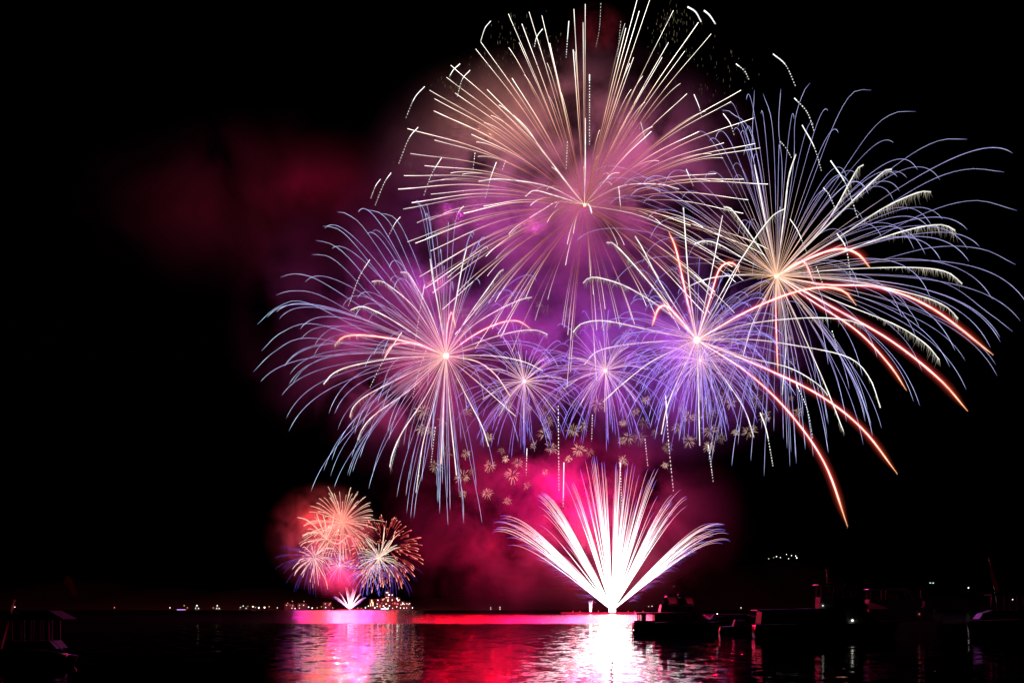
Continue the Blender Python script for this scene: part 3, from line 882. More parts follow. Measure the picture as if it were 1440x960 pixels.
nb = barge(788, 950, 863.2, D1, 'low dark firing barge under the big white fan', 9)
fb = barge(474, 512, 857.4, D2, 'distant firing barge under the tiny white fan', 5)
RL = emit('red_marker_lamp', (1, .12, .04), 3.0)
for px in (806, 816, 842, 884, 893, 905):
    p = W(px, 859.3, D1 - 8)
    o = thing('marker_lamp', p, None, 'marker lamp', 'red marker lamps along the near barge')
    o.location = (p[0], D1 - 4, 1.65)
    MB().bar((0, 0, 0), (0, 0, 1.1), .06).build('post', M_DARK, o)
    MB().ball((0, 0, 1.35), .32).build('lamp_globe', RL, o)
for o, t in zip([q for q in C.objects if q.name.startswith('marker_lamp')],
                ['leftmost red marker lamp on the near barge', 'red marker lamp left of the small fountain on the barge', 'red marker lamp just right of the small fountain', 'red marker lamp close right of the fan base', 'red marker lamp by the yacht stern, second from right', 'rightmost red marker lamp on the near barge']):
    o['label'] = t
# small silver fountain burning on the barge, left of the fan
g = thing('silver_fountain', (W(830, 862, D1)[0], D1 - 6, 1.7), 'short silver spark fountain on the barge left of the big fan', 'firework')
MB().tube([(0, 0, 0), (0, 0, .9)], .35, None, 8).build('fountain_tube', M_DARK, g)
b = MB()
for q in range(46):
    a = RNG.normal(0, .13); L = MPP * RNG.uniform(6, 17); rx = RNG.normal(0, .3)
    P = np.array([(rx, RNG.normal(0, .3), .9), (rx + a * L * .6, 0, .9 + L * .65), (rx + a * L * 1.3, 0, .9 + L)])
    b.tube(P, px_r(.9) * np.array([1.3, 1, .4]), [(5, 4.2, 4.0), (2.4, 1.5, 1.8), (.7, .25, .6)], 4)
b.build('spark_jet', BURN, g)

# ------------------------------------------------------------------ the far display
def far_burst(c, R, n, stops, label, sag, name, wd=.75, keep=None, rmin=.8, arcs=(), s0=0.0):
    r = thing('firework_burst', W(*c, D2), label, 'firework', 'small bursts over the distant barge')
    MB().ball((0, 0, 0), px_r(2.2, D2), 10, 6, np.array((2.5, 1.8, 1.4))).build('burst_core', BURN, r)
    its = []; m = D2 / F; cc = W(*c, D2)
    for d in dirs(n):
        if keep and not keep(d): continue
        P = star_path(cc, d, R * m * (rmin + (1.1 - rmin) * RNG.random()), sag * m, 2.2, 12, s0, 1.0)
        its.append((P, wd * (.8 + .5 * RNG.random()), fade(stops, .7 + .6 * RNG.random()), D2))
    trails(r, name, its)
    for pts in arcs:
        P = np.array([W(q[0], q[1], D2) for q in spline([c] + pts, 16)])
        spark(r, 'thick_comet_trail', P, 1.25, [(0, (1.4, .7, .55)), (.5, (1.5, .85, .68)), (1, (1.3, .75, .6))], D2)
    return r


COR = [(0, (.9, .35, .25)), (.3, (.8, .36, .28)), (.75, (1.0, .68, .5)), (1, (.8, .75, .6))]
far_burst((481, 734), 55, 110, COR, 'cream and coral burst, highest over the distant barge', 6, 'cream_star_trail', .75)
far_burst((540, 772), 54, 190, [(0, (.5, .06, .05)), (.45, (.4, .03, .03)), (.7, (1.3, .25, .18)), (.92, (1.6, .75, .6)), (1, (.9, .2, .15))], 'red tipped burst, rightmost over the distant barge', 6, 'red_star_trail', .85, s0=.40)
far_burst((533, 784), 34, 60, [(0, (1.2, .9, .75)), (.5, (.9, .7, .55)), (1, (.7, .55, .42))], 'cream burst inside the red tipped burst', 5, 'cream_star_trail', .75,
          arcs=[[(522, 768), (514, 757)], [(538, 765), (541, 740)], [(546, 765), (562, 749)], [(550, 763), (556, 746)], [(532, 795), (530, 802)]])
far_burst((442, 784), 30, 40, [(0, (1.2, .7, .6)), (.5, (1.0, .62, .58)), (1, (.8, .5, .5))], 'coral palm burst at lower left of the distant display', 10, 'coral_star_trail', .8,
          arcs=[[(428, 777), (421, 775)], [(425, 785), (416, 794)], [(432, 795), (423, 808)], [(440, 800), (436, 818)], [(450, 800), (458, 815), (461, 828)], [(460, 785), (467, 793)], [(455, 772), (468, 771), (474, 778)], [(452, 772), (462, 762)]])
far_burst((459, 757), 40, 26, COR, 'coral palm of thick arcs left of the cream burst', 8, 'coral_star_trail', .75, rmin=.6,
          arcs=[[(442, 739), (430, 730), (418, 727)], [(452, 740), (445, 722)], [(458, 738), (454, 723)], [(466, 742), (470, 722)], [(445, 748), (425, 752)], [(475, 764), (490, 752)], [(430, 762), (422, 768)]])
FB = [(0, (.30, .10, .30)), (.4, (.08, .03, .22)), (1, (.012, .01, .09))]
far_burst((440, 782), 50, 90, FB, 'dim violet burst behind the coral palm, far left', 10, 'violet_star_trail', .7, keep=lambda d: d[2] < .55)
far_burst((477, 795), 24, 40, [(0, (1.1, .7, .9)), (.4, (.5, .35, .9)), (1, (.2, .15, .7))], 'tiny violet burst between the two palms', 3, 'violet_star_trail', .7)
far_burst((519, 800), 34, 70, [(0, (.9, .5, .6)), (.4, (.35, .2, .8)), (1, (.1, .08, .55))], 'tiny blue burst below the red tipped burst', 8, 'blue_star_trail', .7)
far_burst((552, 795), 40, 60, FB, 'dim blue burst low right of the red tipped burst', 14, 'blue_star_trail', .7, keep=lambda d: d[2] < .2)

# ------------------------------------------------------------------ far shore: lamps, buildings, houses
DS = 6900.0
LAMPS = [emit('shore_lamp_white', (1, .95, .85), 3.2), emit('shore_lamp_warm', (1, .55, .22), 2.4), emit('shore_lamp_violet', (.35, .25, 1.0), 2.5)]


def shore_lamp(px, py, size, m, label, group, Y=DS):
    p = W(px, py, Y); r = size * .43 * Y / F
    zb = 0.2 if Y < 6960 else hill_z(p[0], Y)
    if p[2] - r < zb + 1: p[2] = zb + r + 1
    o = thing('shore_lamp', (p[0], Y, zb), label, 'lamp', group)
    MB().bar((0, 0, 0), (0, 0, p[2] - zb - r * .9), .35).build('lamp_post', M_DARK, o)
    MB().ball((0, 0, p[2] - zb), r).build('lamp_globe', m, o)
    return o


ORDN = ['first', 'second', 'third', 'fourth', 'fifth', 'sixth', 'seventh', 'eighth', 'ninth', 'tenth', 'eleventh', 'twelfth', 'thirteenth', 'fourteenth', 'fifteenth', 'sixteenth', 'seventeenth', 'eighteenth']
for grp, lst in [
    ('lamps beside the violet-lit boat', [(239, 854, 1.6, 0), (259, 851, 1.2, 1), (263.5, 854, 1.1, 1), (275, 854.5, 1.2, 0), (277, 851, 1.9, 0), (279.3, 855, 1.3, 0), (300, 854, 1.1, 1), (304.6, 855, 1.4, 0), (305.6, 851, 1.6, 0), (308.3, 855, 1.4, 0)]),
    ('lamps of the bright left shore row', [(338, 853.5, 1.1, 0), (342, 851.5, 1.2, 0), (346, 854.8, 1.2, 0), (348.5, 852, 1.0, 1), (355.6, 852.4, 1.9, 0), (359, 853.5, 1.2, 1), (364, 854, 2.2, 0), (372, 853.6, 2.4, 0), (378.5, 852.4, 1.1, 1), (390, 854, 1.1, 0)]),
    ('lamps left of the tiny white fan', [(404.6, 847.5, 1.1, 1), (410.5, 854.5, 1.2, 0), (411.3, 845, 1.0, 1), (415, 855, 1.5, 0), (421, 854.5, 1.1, 0), (427.5, 845, 1.0, 1), (434, 853, 1.7, 0), (439, 854.5, 1.8, 0), (446, 854, 1.2, 1), (452, 852.5, 1.1, 1), (458, 853.5, 1.5, 0), (463, 850, 1.1, 1), (468, 854, 1.3, 1)]),
    ('lamps right of the tiny white fan', [(503, 854.3, 1.4, 1), (508, 854.6, 1.2, 1), (514, 853.8, 1.9, 0), (518, 851.5, 1.6, 0), (521, 847.5, 1.4, 1), (527, 854, 2.1, 0), (530.5, 852, 1.6, 0), (541, 853.5, 1.9, 0), (546, 854.3, 1.6, 0), (552, 854.6, 1.3, 0), (558, 852.6, 1.5, 0), (563, 854.2, 1.5, 0), (568, 854.4, 1.6, 0), (572, 854.2, 1.2, 0), (580, 854, 1.6, 0)]),
    ('lamps on the empty shore between the fans', [(690, 853.8, 1.0, 0), (690.2, 856.0, 1.0, 0), (703, 853.2, 1.1, 0), (703.2, 855.8, 1.2, 0)]),
    ('house lamps on the hill above the yacht', [(1081, 785, 1.0, 0), (1088, 783.5, .9, 1), (1092, 782, 1.5, 0), (1097.5, 783.5, 1.1, 0), (1106, 779, 1.1, 0), (1109, 785, 1.1, 0), (1113, 780.5, 1.2, 0), (1119, 781, 1.3, 0), (1120.5, 784, 1.9, 0)]),
    ('hill lamps above the moored boats far right', [(1308, 819, 1.3, 0), (1312.3, 819.2, 1.5, 0), (1362, 826, 2.0, 0), (1424, 842.5, 1.4, 0), (1042, 854, 1.1, 0), (917, 851.8, 1.1, 0), (912, 852.3, 1.0, 0)])]:
    for i, (px, py, sz, mi) in enumerate(sorted(lst)):
        Y = DS
        if py < 840:   # on the hillside: where the slope rises to that row
            for yy in np.arange(7000, 9500, 25):
                p = W(px, py, yy)
                if hill_z(p[0], yy) + 8 >= p[2]: Y = yy; break
            else: Y = 9400
        pos = 'only' if len(lst) == 1 else ORDN[i]
        shore_lamp(px, py, sz, LAMPS[mi], f"{pos} from left of the {'house lamps' if 'house' in grp else 'white and amber lamps'} {grp.split(' ', 1)[1] if 'house' not in grp else 'on the hill above the yacht'}", grp, Y)
shore_lamp(161, 853.8, 1.4, emit('shore_lamp_red', (1, .2, .12), 2.5), 'single reddish shore lamp standing alone at far left', None)

LIT = [emit('lit_window_warm', (1, .72, .42), 1.9), emit('lit_window_white', (1, .96, .9), 3.0), emit('lit_window_red', (1, .16, .12), 1.2), emit('lit_window_violet', (.6, .35, 1.0), 2.4)]


def building(px0, px1, top, label, wins, step=False):
    """wins: (px, py, w px, h px, lamp colour)"""
    Y = 6930.0
    a, b_ = W(px0, top, Y), W(px1, top, Y)
    cx = (a[0] + b_[0]) / 2; h = (b_[0] - a[0]) / 2; z = a[2]; dp = 28
    o = thing('shore_building', (cx, Y, .2), label, 'building', 'buildings on the city shore')
    MB().box(-h, 0, 0, h, dp, z - .2).build('wall', M_CONC, o)
    if step:
        MB().box(-h * .5, 6, z - .197, h * .5, dp - 6, z + 9).build('roof_tower', M_CONC, o)
        MB().bar((0, dp / 2, z + 9), (0, dp / 2, z + 26), .8).build('roof_mast', M_STEEL, o)
    else:
        MB().box(-h - .8, -.8, z - .197, h + .8, dp + .8, z + 1.4).build('roof', M_CONC, o)
    for (px, py, ww, hh, k) in wins:
        c = W(px, py, Y); s = Y / F
        MB().box(c[0] - cx - ww * s / 2, -.35, c[2] - .2 - hh * s / 2, c[0] - cx + ww * s / 2, -.003, c[2] - .2 + hh * s / 2).build('lit_window', LIT[k], o)


building(541.5, 549.5, 831, 'tallest city tower with bright bands near its top', [(544.5, 832.6, 3.4, 1.2, 1), (547, 830.9 + 4.8, 2.2, 1.6, 1), (544.6, 839.6, 4.6, 1.1, 0), (545.5, 843.5, 2.0, 3.0, 0), (543, 848.6, 2.2, 1.2, 0), (547.6, 851, 1.6, 1.2, 1)], True)
building(550.2, 553.5, 834.5, 'slim dark tower right behind the tallest tower', [(551.7, 836, 1.3, 1.2, 1), (551.5, 843, 1.2, 2.2, 0), (552.2, 848, 1.2, 1.2, 2)])
building(535.5, 541, 840.5, 'mid-height block left of the tallest tower', [(538.3, 842.8, 1.6, 1.3, 0), (540, 841.5, 1.3, 1.0, 0), (537, 847.5, 1.2, 1.0, 2), (539.2, 851.5, 1.5, 1.4, 1)])
building(528, 535, 842, 'square block with one white window and a red glowing base', [(531.5, 843.3, 1.4, 1.2, 1), (534.6, 851.6, 2.0, 4.0, 2), (530.5, 848.5, 1.6, 1.2, 0)])
building(519.5, 526.5, 842.5, 'amber floodlit gabled hall beside the tiny fan', [(522.8, 845, 1.6, 4.6, 0), (524.4, 848.8, 1.6, 5.6, 0), (521.2, 850.2, 1.4, 3.2, 0)])
building(554, 562.3, 839.5, 'broad block with a bright crooked gable window', [(558.3, 841, 1.3, 2.4, 1), (559.8, 843.6, 1.6, 1.8, 1), (562 - .4, 843, 1.2, 1.4, 0), (555.2, 847.8, 2.2, 2.6, 2), (559, 848.6, 2.4, 2.4, 2)])
building(562.8, 569.5, 845, 'low block with a white corner window', [(566.4, 848, 1.3, 2.6, 1), (568.8, 849, 1.3, 1.2, 0), (564, 849.8, 1.4, 1.2, 0)])
building(570, 577.5, 846.5, 'low end block at the right edge of the city', [(572.2, 848.4, 1.6, 1.2, 0), (574.5, 849.3, 1.1, 1.1, 0), (576, 846.9 + 1.2, 1, 1, 1)])
building(454, 466, 846.5, 'low dim block just left of the tiny fan', [(457.5, 848.4, 1.1, 1, 0), (462.3, 849.7, 1.4, 1, 2), (464.4, 847.9, 1, 1, 0)])
building(400, 414, 848.5, 'long low dim building by the left shore lamps', [(403, 850.4, 1.1, 1, 0), (408, 850.2, 1, 1, 2), (411.5, 851.0, 1, 1, 0)])
building(418, 431, 848, 'long low building second left of the tiny fan', [(421.2, 850.3, 1.2, .9, 0), (427, 850.4, 1.0, 1, 1)])


# ------------------------------------------------------------------ boats
class Boat:
    def __init__(s, name, px_ref, wl, label, cat='boat', group=None):
        s.Y = CAMZ * F / (wl - HOR); s.px, s.wl = px_ref, wl; s.k = s.Y / F
        s.o = thing(name, (W(px_ref, wl, s.Y)[0], s.Y, 0), label, cat, group)

    def p(s, px, py):
        return ((px - s.px) * s.k, (s.wl - py) * s.k)

    def hull(s, px_st, px_bow, deck_st, deck_bow, beam, m, bow_right=True, rake=4.0, stripe=None):
        n = 15; ns = 7; v = []; f = []
        for i in range(n):
            u = i / (n - 1)
            px = px_st + (px_bow - px_st) * u
            dz = (s.wl - (deck_st + (deck_bow - deck_st) * u ** 1.6)) * s.k
            hb = beam / 2 * (1 - max(0, (u - .35) / .65) ** 2.3) + .04
            for j in range(ns):
                t = j / (ns - 1)
                z = -.45 + (dz + .45) * t
                y = hb * (.70 + .30 * t ** .7) if t > .05 else hb * .45
                xo = rake * s.k * u ** 3 * (t - .6) * (1 if px_bow > px_st else -1)
                xo += -1.2 * s.k * (1 - u) ** 6 * (.5 - abs(t - .5)) * 2 * (1 if px_bow > px_st else -1)
                v.append(((px - s.px) * s.k + xo, -y, z))
            for j in range(ns):
                t = (ns - 1 - j) / (ns - 1)
                a = v[i * 2 * ns + (ns - 1 - j)]
                v.append((a[0], -a[1], a[2]))
        r = 2 * ns
        for i in range(n - 1):
            for j in range(r - 1):
                f.append((i * r + j, i * r + j + 1, (i + 1) * r + j + 1, (i + 1) * r + j))
            f.append((i * r + r - 1, i * r, (i + 1) * r, (i + 1) * r + r - 1))
        f.append(tuple(range(r))[::-1]); f.append(tuple((n - 1) * r + j for j in range(r)))
        h = MB().add(v, f).build('hull', m, s.o, True)
        # rubbing strake along the sheer
        for sg in (-1, 1):
            pts = []
            for i in range(n):
                a = v[i * r + ns - 1]
                pts.append((a[0], (a[1] - .04) * (1 if sg < 0 else -1), a[2] - .12))
            MB().tube(pts, .06, None, 8).build('rubbing_strake', stripe or M_WHITE, h, True)
        return h

    def slab(s, name, pts, y0, y1, m, parent=None, inset=0.0):
        P = [s.p(*q) for q in pts]
        big = abs(y1 - y0) > .9 and min(max(p[k] for p in P) - min(p[k] for p in P) for k in (0, 1)) > .2
        return MB().prism(P, y0, y1, inset, .06 if big else 0).build(name, m, parent or s.o, smooth=False)

    def rail(s, name, pts, y, posts, base, r=.025):
        b = MB(); P = [(*s.p(*q),) for q in pts]
        b.tube([(x, y, z) for x, z in P], r, None, 6)
        for px in posts:
            x, _ = s.p(px, 0)
            zt = np.interp(x, [q[0] for q in P], [q[1] for q in P])
            b.bar((x, y, s.p(px, base)[1]), (x, y, zt), r * .8)
        return b.build(name, M_STEEL, s.o)


def flat(b, name, px0, py0, px1, py1, y, t, m, parent=None, shear=0):
    return b.slab(name, [(px0 + shear, py0), (px1 + shear, py0), (px1, py1), (px0, py1)], y - t / 2, y + t / 2, m, parent)


# yacht beside the fan's reflection
B = Boat('motor_yacht', 948, 891, 'dark motor yacht with flybridge moored right beside the fan\'s reflection', 'yacht')
B.hull(891, 1012, 874.5, 873.5, 4.6, M_NAVY, rake=7)
cab = B.slab('deckhouse', [(919, 874), (919, 863.3), (985, 863.3), (996, 874)], -1.9, 1.9, M_WHITE, inset=.25)
hb = 1.75
for sg in (-1, 1):
    y = sg * (hb - .03)
    for (x0, x1) in ((897.3, 899.2), (903.2, 907)):
        flat(B, 'cockpit_post', x0, 863.4, x1, 874.2, y, .10, M_WHITE)
    flat(B, 'cockpit_coaming', 893, 872.2, 919, 874.6, y, .08, M_WHITE)
    for (x0, x1, k) in ((927.5, 935.5, 0), (938.5, 947, 0), (957, 965, 0), (968, 979, 3)):
        flat(B, 'side_window', x0, 865.4, x1, 871.5, sg * 1.86, .05, M_GLASS, shear=0)
B.slab('aft_roof', [(893, 863.4), (893.5, 861), (988, 860.5), (988, 863.25)], -2.05, 2.05, M_WHITE)
B.slab('flybridge_coaming', [(927, 860.4), (929, 849.5), (975, 851.5), (989, 860.4)], -1.8, 1.8, M_WHITE, inset=.3)
for sg in (-1, 1):
    y = sg * 1.38
    for (x0, x1, sh) in ((934, 938.2, -5), (951.5, 953, -4), (959.5, 962, -4), (974, 976, -5)):
        flat(B, 'windshield_post', x0, 839.6, x1, 850, y, .08, M_WHITE, shear=sh + 3)
    flat(B, 'windshield_pane', 953, 840, 962, 849.6, y, .015, M_GLASS, shear=-3)
for x0, x1 in ((938.4, 951.2), (963, 973.5)):
    flat(B, 'vinyl_screen', x0 + 2.5, 840, x1 + 2.5, 848, -1.40, .012, M_VINYL, shear=-3.5)
B.slab('seat_back', [(953, 850.5), (951.5, 841.5), (960, 841.5), (961.5, 850.5)], -1.0, 1.0, M_CANVAS)
B.slab('hardtop', [(935, 839.7), (936.5, 837.3), (969, 836.6), (975, 838.8), (974, 839.7)], -1.65, 1.65, M_WHITE)
b = MB()
x, z = B.p(943, 837); b.bar((x, .5, z), (x - .25, .5, z + 1.25), .03); x, z = B.p(951, 837); b.bar((x, -.4, z), (x, -.4, z + .9), .025)
b.build('antenna', M_STEEL, B.o)
B.slab('radar_arch', [(953, 837.1), (954, 834.3), (962, 834.0), (964, 836.8)], -.5, .5, M_WHITE)
B.rail('bow_rail', [(986, 873.4), (992, 870.2), (1004, 869.3), (1012, 870.2)], -1.0, (990, 996, 1002, 1008), 874, .03)
B.slab('swim_platform', [(888.5, 887.6), (888.5, 886.5), (893, 886.5), (893, 887.6)], -1.8, 1.8, M_TEAK)
stern = MB(); x, z = B.p(891.4, 892.9); stern.ball((0, 0, 0), .22)
L_W = emit('stern_lamp', (1, .95, .93), 4.0)
x, z = B.p(891.5, 885.6)
q = MB().box(x - .38, -2.0, z, x + .38, -1.84, z + .16).build('stern_lamp', L_W, B.o)

# small open boat and its neighbour
B = Boat('cabin_boat', 1040, 890, 'small dim cabin boat between the yacht and the long boat', 'boat')
B.hull(1013, 1066, 880.5, 876.5, 2.8, M_NAVY, rake=5)
B.slab('cuddy_cabin', [(1030, 880), (1033, 871), (1046, 871), (1055, 878.5)], -1.0, 1.0, M_GREY, inset=.2)
for sg in (-1, 1): flat(B, 'side_window', 1034, 872.5, 1045, 877, sg * .98, .04, M_GLASS)
B.rail('bow_rail', [(1046, 876), (1058, 871.5), (1066, 872)], -.6, (1051, 1057, 1062), 878)
LW2 = emit('cabin_lamp', (1, .95, .85), 2.2)
x, z = B.p(1035, 866.5); MB().bar((x, 0, z), (x, 0, z - .9), .03).build('mast', M_STEEL, B.o)

# low launch added behind them to cover the bright band of water
B = Boat('screening_launch', 1030, 885.5, 'low black launch added to cover bright water behind the small cabin boat', 'boat')
B.hull(982, 1082, 869.5, 866, 3.6, M_NAVY, rake=6, stripe=M_DARK)
B.slab('deckhouse', [(1000, 869), (1003, 863.5), (1046, 863.5), (1060, 868)], -1.3, 1.3, M_DARK, inset=.2)
for sg in (-1, 1):
    for x0 in (1006, 1019, 1032): flat(B, 'side_window', x0, 864.6, x0 + 9, 867.2, sg * 1.24, .05, M_GLASS)
B.rail('bow_rail', [(1052, 864), (1070, 860.5), (1082, 861)], -.8, (1056, 1064, 1072, 1079), 867, .03)

# long boat with wheelhouse and mast
B = Boat('passenger_boat', 1150, 896, 'long dark passenger boat with raised wheelhouse and lattice mast', 'boat')
B.hull(1062, 1262, 878, 871, 5.0, M_NAVY, rake=12)
B.slab('saloon', [(1066, 877), (1068, 858.6), (1214, 857.5), (1232, 875)], -2.2, 2.2, M_GREY, inset=.2)
B.slab('saloon_roof', [(1060, 858.5), (1060.5, 856.8), (1212, 853.8), (1216, 857.4)], -2.4, 2.4, M_WHITE)
for sg in (-1, 1):
    for i in range(8):
        flat(B, 'saloon_window', 1073 + i * 16.5, 862, 1085 + i * 16.5, 870.5, sg * 2.18, .06, M_GLASS)
B.slab('wheelhouse', [(1150, 855.3), (1150, 839.5), (1208, 839.5), (1217, 854.5)], -1.7, 1.7, M_GREY, inset=.2)
for sg in (-1, 1):
    for (x0, x1, sh) in ((1151, 1154, 0), (1168, 1171, 1), (1190, 1192.5, -4), (1209, 1212, -7)):
        flat(B, 'wheelhouse_post', x0, 822.5, x1, 839.6, sg * 1.55, .10, M_GREY, shear=sh)
    flat(B, 'wheelhouse_pane', 1154, 823, 1209, 839.2, sg * 1.55, .02, M_GLASS, shear=-3)
B.slab('wheelhouse_roof', [(1146.5, 823), (1146.7, 821.4), (1196, 820.0), (1205, 821.2), (1206, 822.6)], -1.9, 1.9, M_WHITE)
b = MB(); x, z = B.p(1165.5, 821.3); x2, z2 = B.p(1161.5, 793)
for dx in (-.22, .22): b.bar((x + dx, 0, z), (x2 + dx * .3, 0, z2), .05)
for t in (.25, .5, .75): b.bar((x - .22 + (x2 - x) * t, 0, z + (z2 - z) * t), (x + .22 + (x2 - x) * t, 0, z + (z2 - z) * t), .03)
b.bar((x2 - .9 + .2, 0, z + (z2 - z) * .66), (x2 + 1.1, 0, z + (z2 - z) * .66), .03)
b.build('lattice_mast', M_STEEL, B.o)
B.slab('foredeck_glow_cover', [(1210, 855.8), (1212, 849.0), (1226, 847.2), (1248, 855.8)], -1.6, 1.6, M_VINYL, inset=.5)  # translucent cover added so the backlit foredeck glows red
B.rail('roof_rail', [(1066, 848), (1148, 846)], -2.2, (1066, 1080, 1094, 1108, 1122, 1136, 1148), 857)
x, z = B.p(1193, 872); MB().box(x - .14, -2.42, z - .12, x + .14, -2.24, z + .22).build('lit_porthole', LW2, B.o)
x, z = B.p(1153, 851); MB().ball((x, -1.9, z), .1).build('deck_lamp', LW2, B.o)

# cruiser behind with the red cover
B = Boat('cabin_cruiser', 1300, 892, 'dim cabin cruiser with raked windscreen and yellow locker, behind the long boat', 'boat')
B.o.location.y += 14
B.hull(1246, 1362, 877, 872, 4.2, M_WHITE, rake=8)
B.slab('deckhouse', [(1250, 876), (1252, 842), (1318, 842), (1346, 868), (1350, 874)], -1.8, 1.8, M_GREY, inset=.3)
for sg in (-1, 1):
    for (x0, x1, sh) in ((1254, 1257, 0), (1276, 1278, 0), (1316, 1319, -8), (1327, 1330, -16)):
        flat(B, 'screen_post', x0, 827, x1, 842, sg * 1.4, .08, M_GREY, shear=sh)
B.slab('hardtop', [(1251, 827), (1251.5, 825.6), (1304, 824.4), (1312, 827)], -1.7, 1.7, M_WHITE)
B.slab('red_sun_cover', [(1281, 829), (1292, 829.5), (1301, 838), (1297, 841.8), (1288, 839)], -1.0, 1.0, M_FLAG)
B.slab('yellow_locker', [(1336.5, 852.5), (1336.5, 844), (1348, 844), (1348, 852.5)], -.7, .7, M_YEL)
B.slab('locker_plinth', [(1334, 874), (1334, 852.4), (1350, 852.4), (1350, 874)], -.5, .5, M_GREY)
B.rail('bow_rail', [(1320, 866), (1345, 861), (1362, 862)], -1.2, (1325, 1335, 1345, 1355), 873)
x, z = B.p(1333, 843); b = MB(); b.bar((x, 0, z), (x - .1, 0, z + 2.2), .04); b.bar((x - .5, 0, z + 1.6), (x + .4, 0, z + 1.6), .03); b.build('mast', M_STEEL, B.o)
RL2 = emit('port_lamp', (1, .25, .2), 1.6)
x, z = B.p(1325, 863); MB().ball((x, -1.95, z), .09).build('port_lamp', RL2, B.o)

# boat at the right edge
B = Boat('open_cruiser', 1410, 895, 'dim low cruiser with slanted flagstaff at the right edge', 'boat')
B.hull(1462, 1362, 870, 873, 4.0, M_WHITE, rake=8)
B.slab('coachroof', [(1455, 870), (1455, 857), (1392, 857.5), (1378, 862), (1372, 870)], -1.5, 1.5, M_GREY, inset=.3)
for sg in (-1, 1):
    for i in range(3): flat(B, 'coachroof_window', 1398 + i * 17, 860.5, 1409 + i * 17, 865.5, sg * 1.42, .06, M_GLASS)
    for px in (1397, 1416, 1434): flat(B, 'awning_post', px, 836.5, px + 1.4, 857.2, sg * 1.2, .05, M_STEEL)
B.slab('awning', [(1388, 837), (1390, 835.2), (1450, 833.8), (1450, 836.4)], -1.5, 1.5, M_CANVAS)
st = MB(); x, z = B.p(1404, 857); x2, z2 = B.p(1391, 783); st.bar((x, .2, z), (x2, .2, z2), .05)
so = st.build('flagstaff', M_STEEL, B.o)
B.slab('furled_flag', [(1391.5, 786), (1396, 800), (1406, 828), (1401, 832), (1394, 812)], .1, .2, M_FLAG, so)
b = MB(); x, z = B.p(1377, 858); b.ball((x, -.9, z), .12); x, z = B.p(1381, 856); b.ball((x, -.9, z), .10); b.build('bow_fitting', M_STEEL, B.o)

# boat at the left edge with stern flag
B = Boat('tour_boat', 60, 934, 'dark two-deck tour boat with drooping red flag at the left edge', 'boat')
B.hull(6, 106, 912, 921, 3.6, M_NAVY, rake=9)
B.slab('lower_house', [(20, 911), (21, 900), (78, 900), (88, 911)], -1.35, 1.35, M_DARK)
for sg in (-1, 1):
    for px in (24, 37, 50, 63, 75): flat(B, 'deck_post', px, 871, px + 2.2, 900.1, sg * 1.25, .08, M_GREY)
    flat(B, 'deck_pane', 27, 873, 76, 899.5, sg * 1.25, .02, M_GLASS)
B.slab('canopy_roof', [(18, 871), (19, 859.5), (78, 858), (98, 869), (98, 871)], -1.6, 1.6, M_CANVAS, inset=.2)
B.rail('roof_rail', [(31, 845.5), (83, 845)], -1.4, (34, 44, 54, 64, 74, 82), 859, .02)
B.rail('side_rail', [(32, 899), (64, 899)], -1.5, (36, 46, 56), 911, .02)
x, z = B.p(13, 911); x2, z2 = B.p(31.2, 843); MB().bar((x, -1.5, z), (x2, -1.5, z2), .085, 8).build('white_stanchion', M_VINYL, B.o)
x3, z3 = B.p(26, 832); MB().bar((x2, -1.5, z2), (x3, -1.5, z3), .03).build('stanchion_tip', M_STEEL, B.o)
x, z = B.p(74, 858.6); x2, z2 = B.p(92, 812); fs = MB().bar((x, 0, z), (x2, 0, z2), .035).build('flagstaff', M_STEEL, B.o)
xs = []
pts = [(91, 813), (95, 808), (102, 815), (108, 833), (107, 840), (101, 836), (95, 822), (87, 822)]
B.slab('drooping_flag', pts, -.03, .05, M_FLAG, fs)
x, z = B.p(60, 845); b = MB(); b.bar((x - .2, .3, z - .9), (x + .3, .3, z + 1.9), .03).build('mast', M_STEEL, B.o)
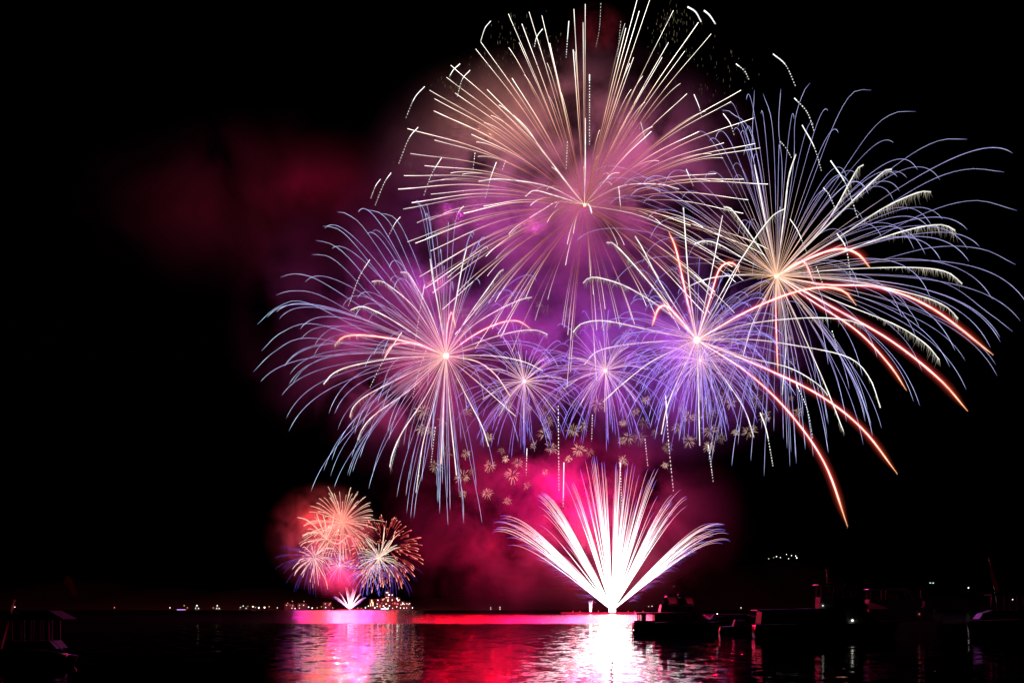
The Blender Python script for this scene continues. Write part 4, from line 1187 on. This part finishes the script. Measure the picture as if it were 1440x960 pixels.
x, z = B.p(32.4, 853); MB().ball((x, -1.62, z), .045).build('deck_lamp', LW2, B.o)
b = MB()
xx = [B.p(*q) for q in [(78, 898), (90, 908), (99, 917), (102, 926)]]
b.tube([(x, -1.1, z) for x, z in xx], .04, None, 6); b.build('bow_rail', M_STEEL, B.o)

# boats out on the lake by the far shore
for px, wpx, wl, mi, label in [(541.5, 12.5, 858.4, 1, 'lit white and violet ferry right of the tiny fan'), (255.6, 14, 858.6, 3, 'low violet-lit boat on the far left shore')]:
    Y = 4600.0
    s = Y / F; L = wpx * s / 2
    o = thing('lit_ferry', (W(px, wl, Y)[0], Y, 0), label, 'ferry')
    tall = 1.0 if mi == 1 else .45
    MB().prism([(-L, 3.5 * tall), (-L * .92, -.5), (L * .85, -.5), (L, 3.5 * tall)], -6, 6).build('hull', M_WHITE, o)
    MB().box(-L * .92, -5, 3.5 * tall + .003, L * .8, 5, 9 * tall).build('deckhouse', M_WHITE, o)
    MB().box(-L * .9, -5.25, 3.5 * tall + .6, L * .78, -5.003, 5.6 * tall).build('lit_window_band', LIT[3], o)
    MB().box(-L * .9, -5.25, 6.2 * tall, L * .78, -5.003, 8.6 * tall).build('lit_window_band', LIT[mi], o)
    MB().box(-L * .95, -5.4, 9 * tall + .003, L * .84, 5.4, 9.7 * tall).build('roof', M_WHITE, o)
# lamp post on the jetty behind the yacht
p = W(1011.5, 862.5, 262.0)
jt = thing('jetty', (p[0] + 3.5, 265, 0), 'low dark jetty behind the yacht bow', 'jetty')
MB().box(-6, -1.2, .7, 9, 1.2, 1.0).build('deck', M_TEAK, jt)
for x in (-5, -1, 3, 7):
    MB().bar((x, -.9, -1), (x, -.9, 1.3), .15, 8).build('pile', M_DARK, jt)
lp = thing('jetty_lamp', (p[0], 264.6, 1.0), 'small white lamp on a post right of the yacht bow', 'lamp')
MB().bar((0, 0, 0), (0, 0, p[2] - 1.1), .05).build('lamp_post', M_DARK, lp)
MB().ball((0, 0, p[2] - 1.0), .13).build('lamp_globe', L_W, lp)
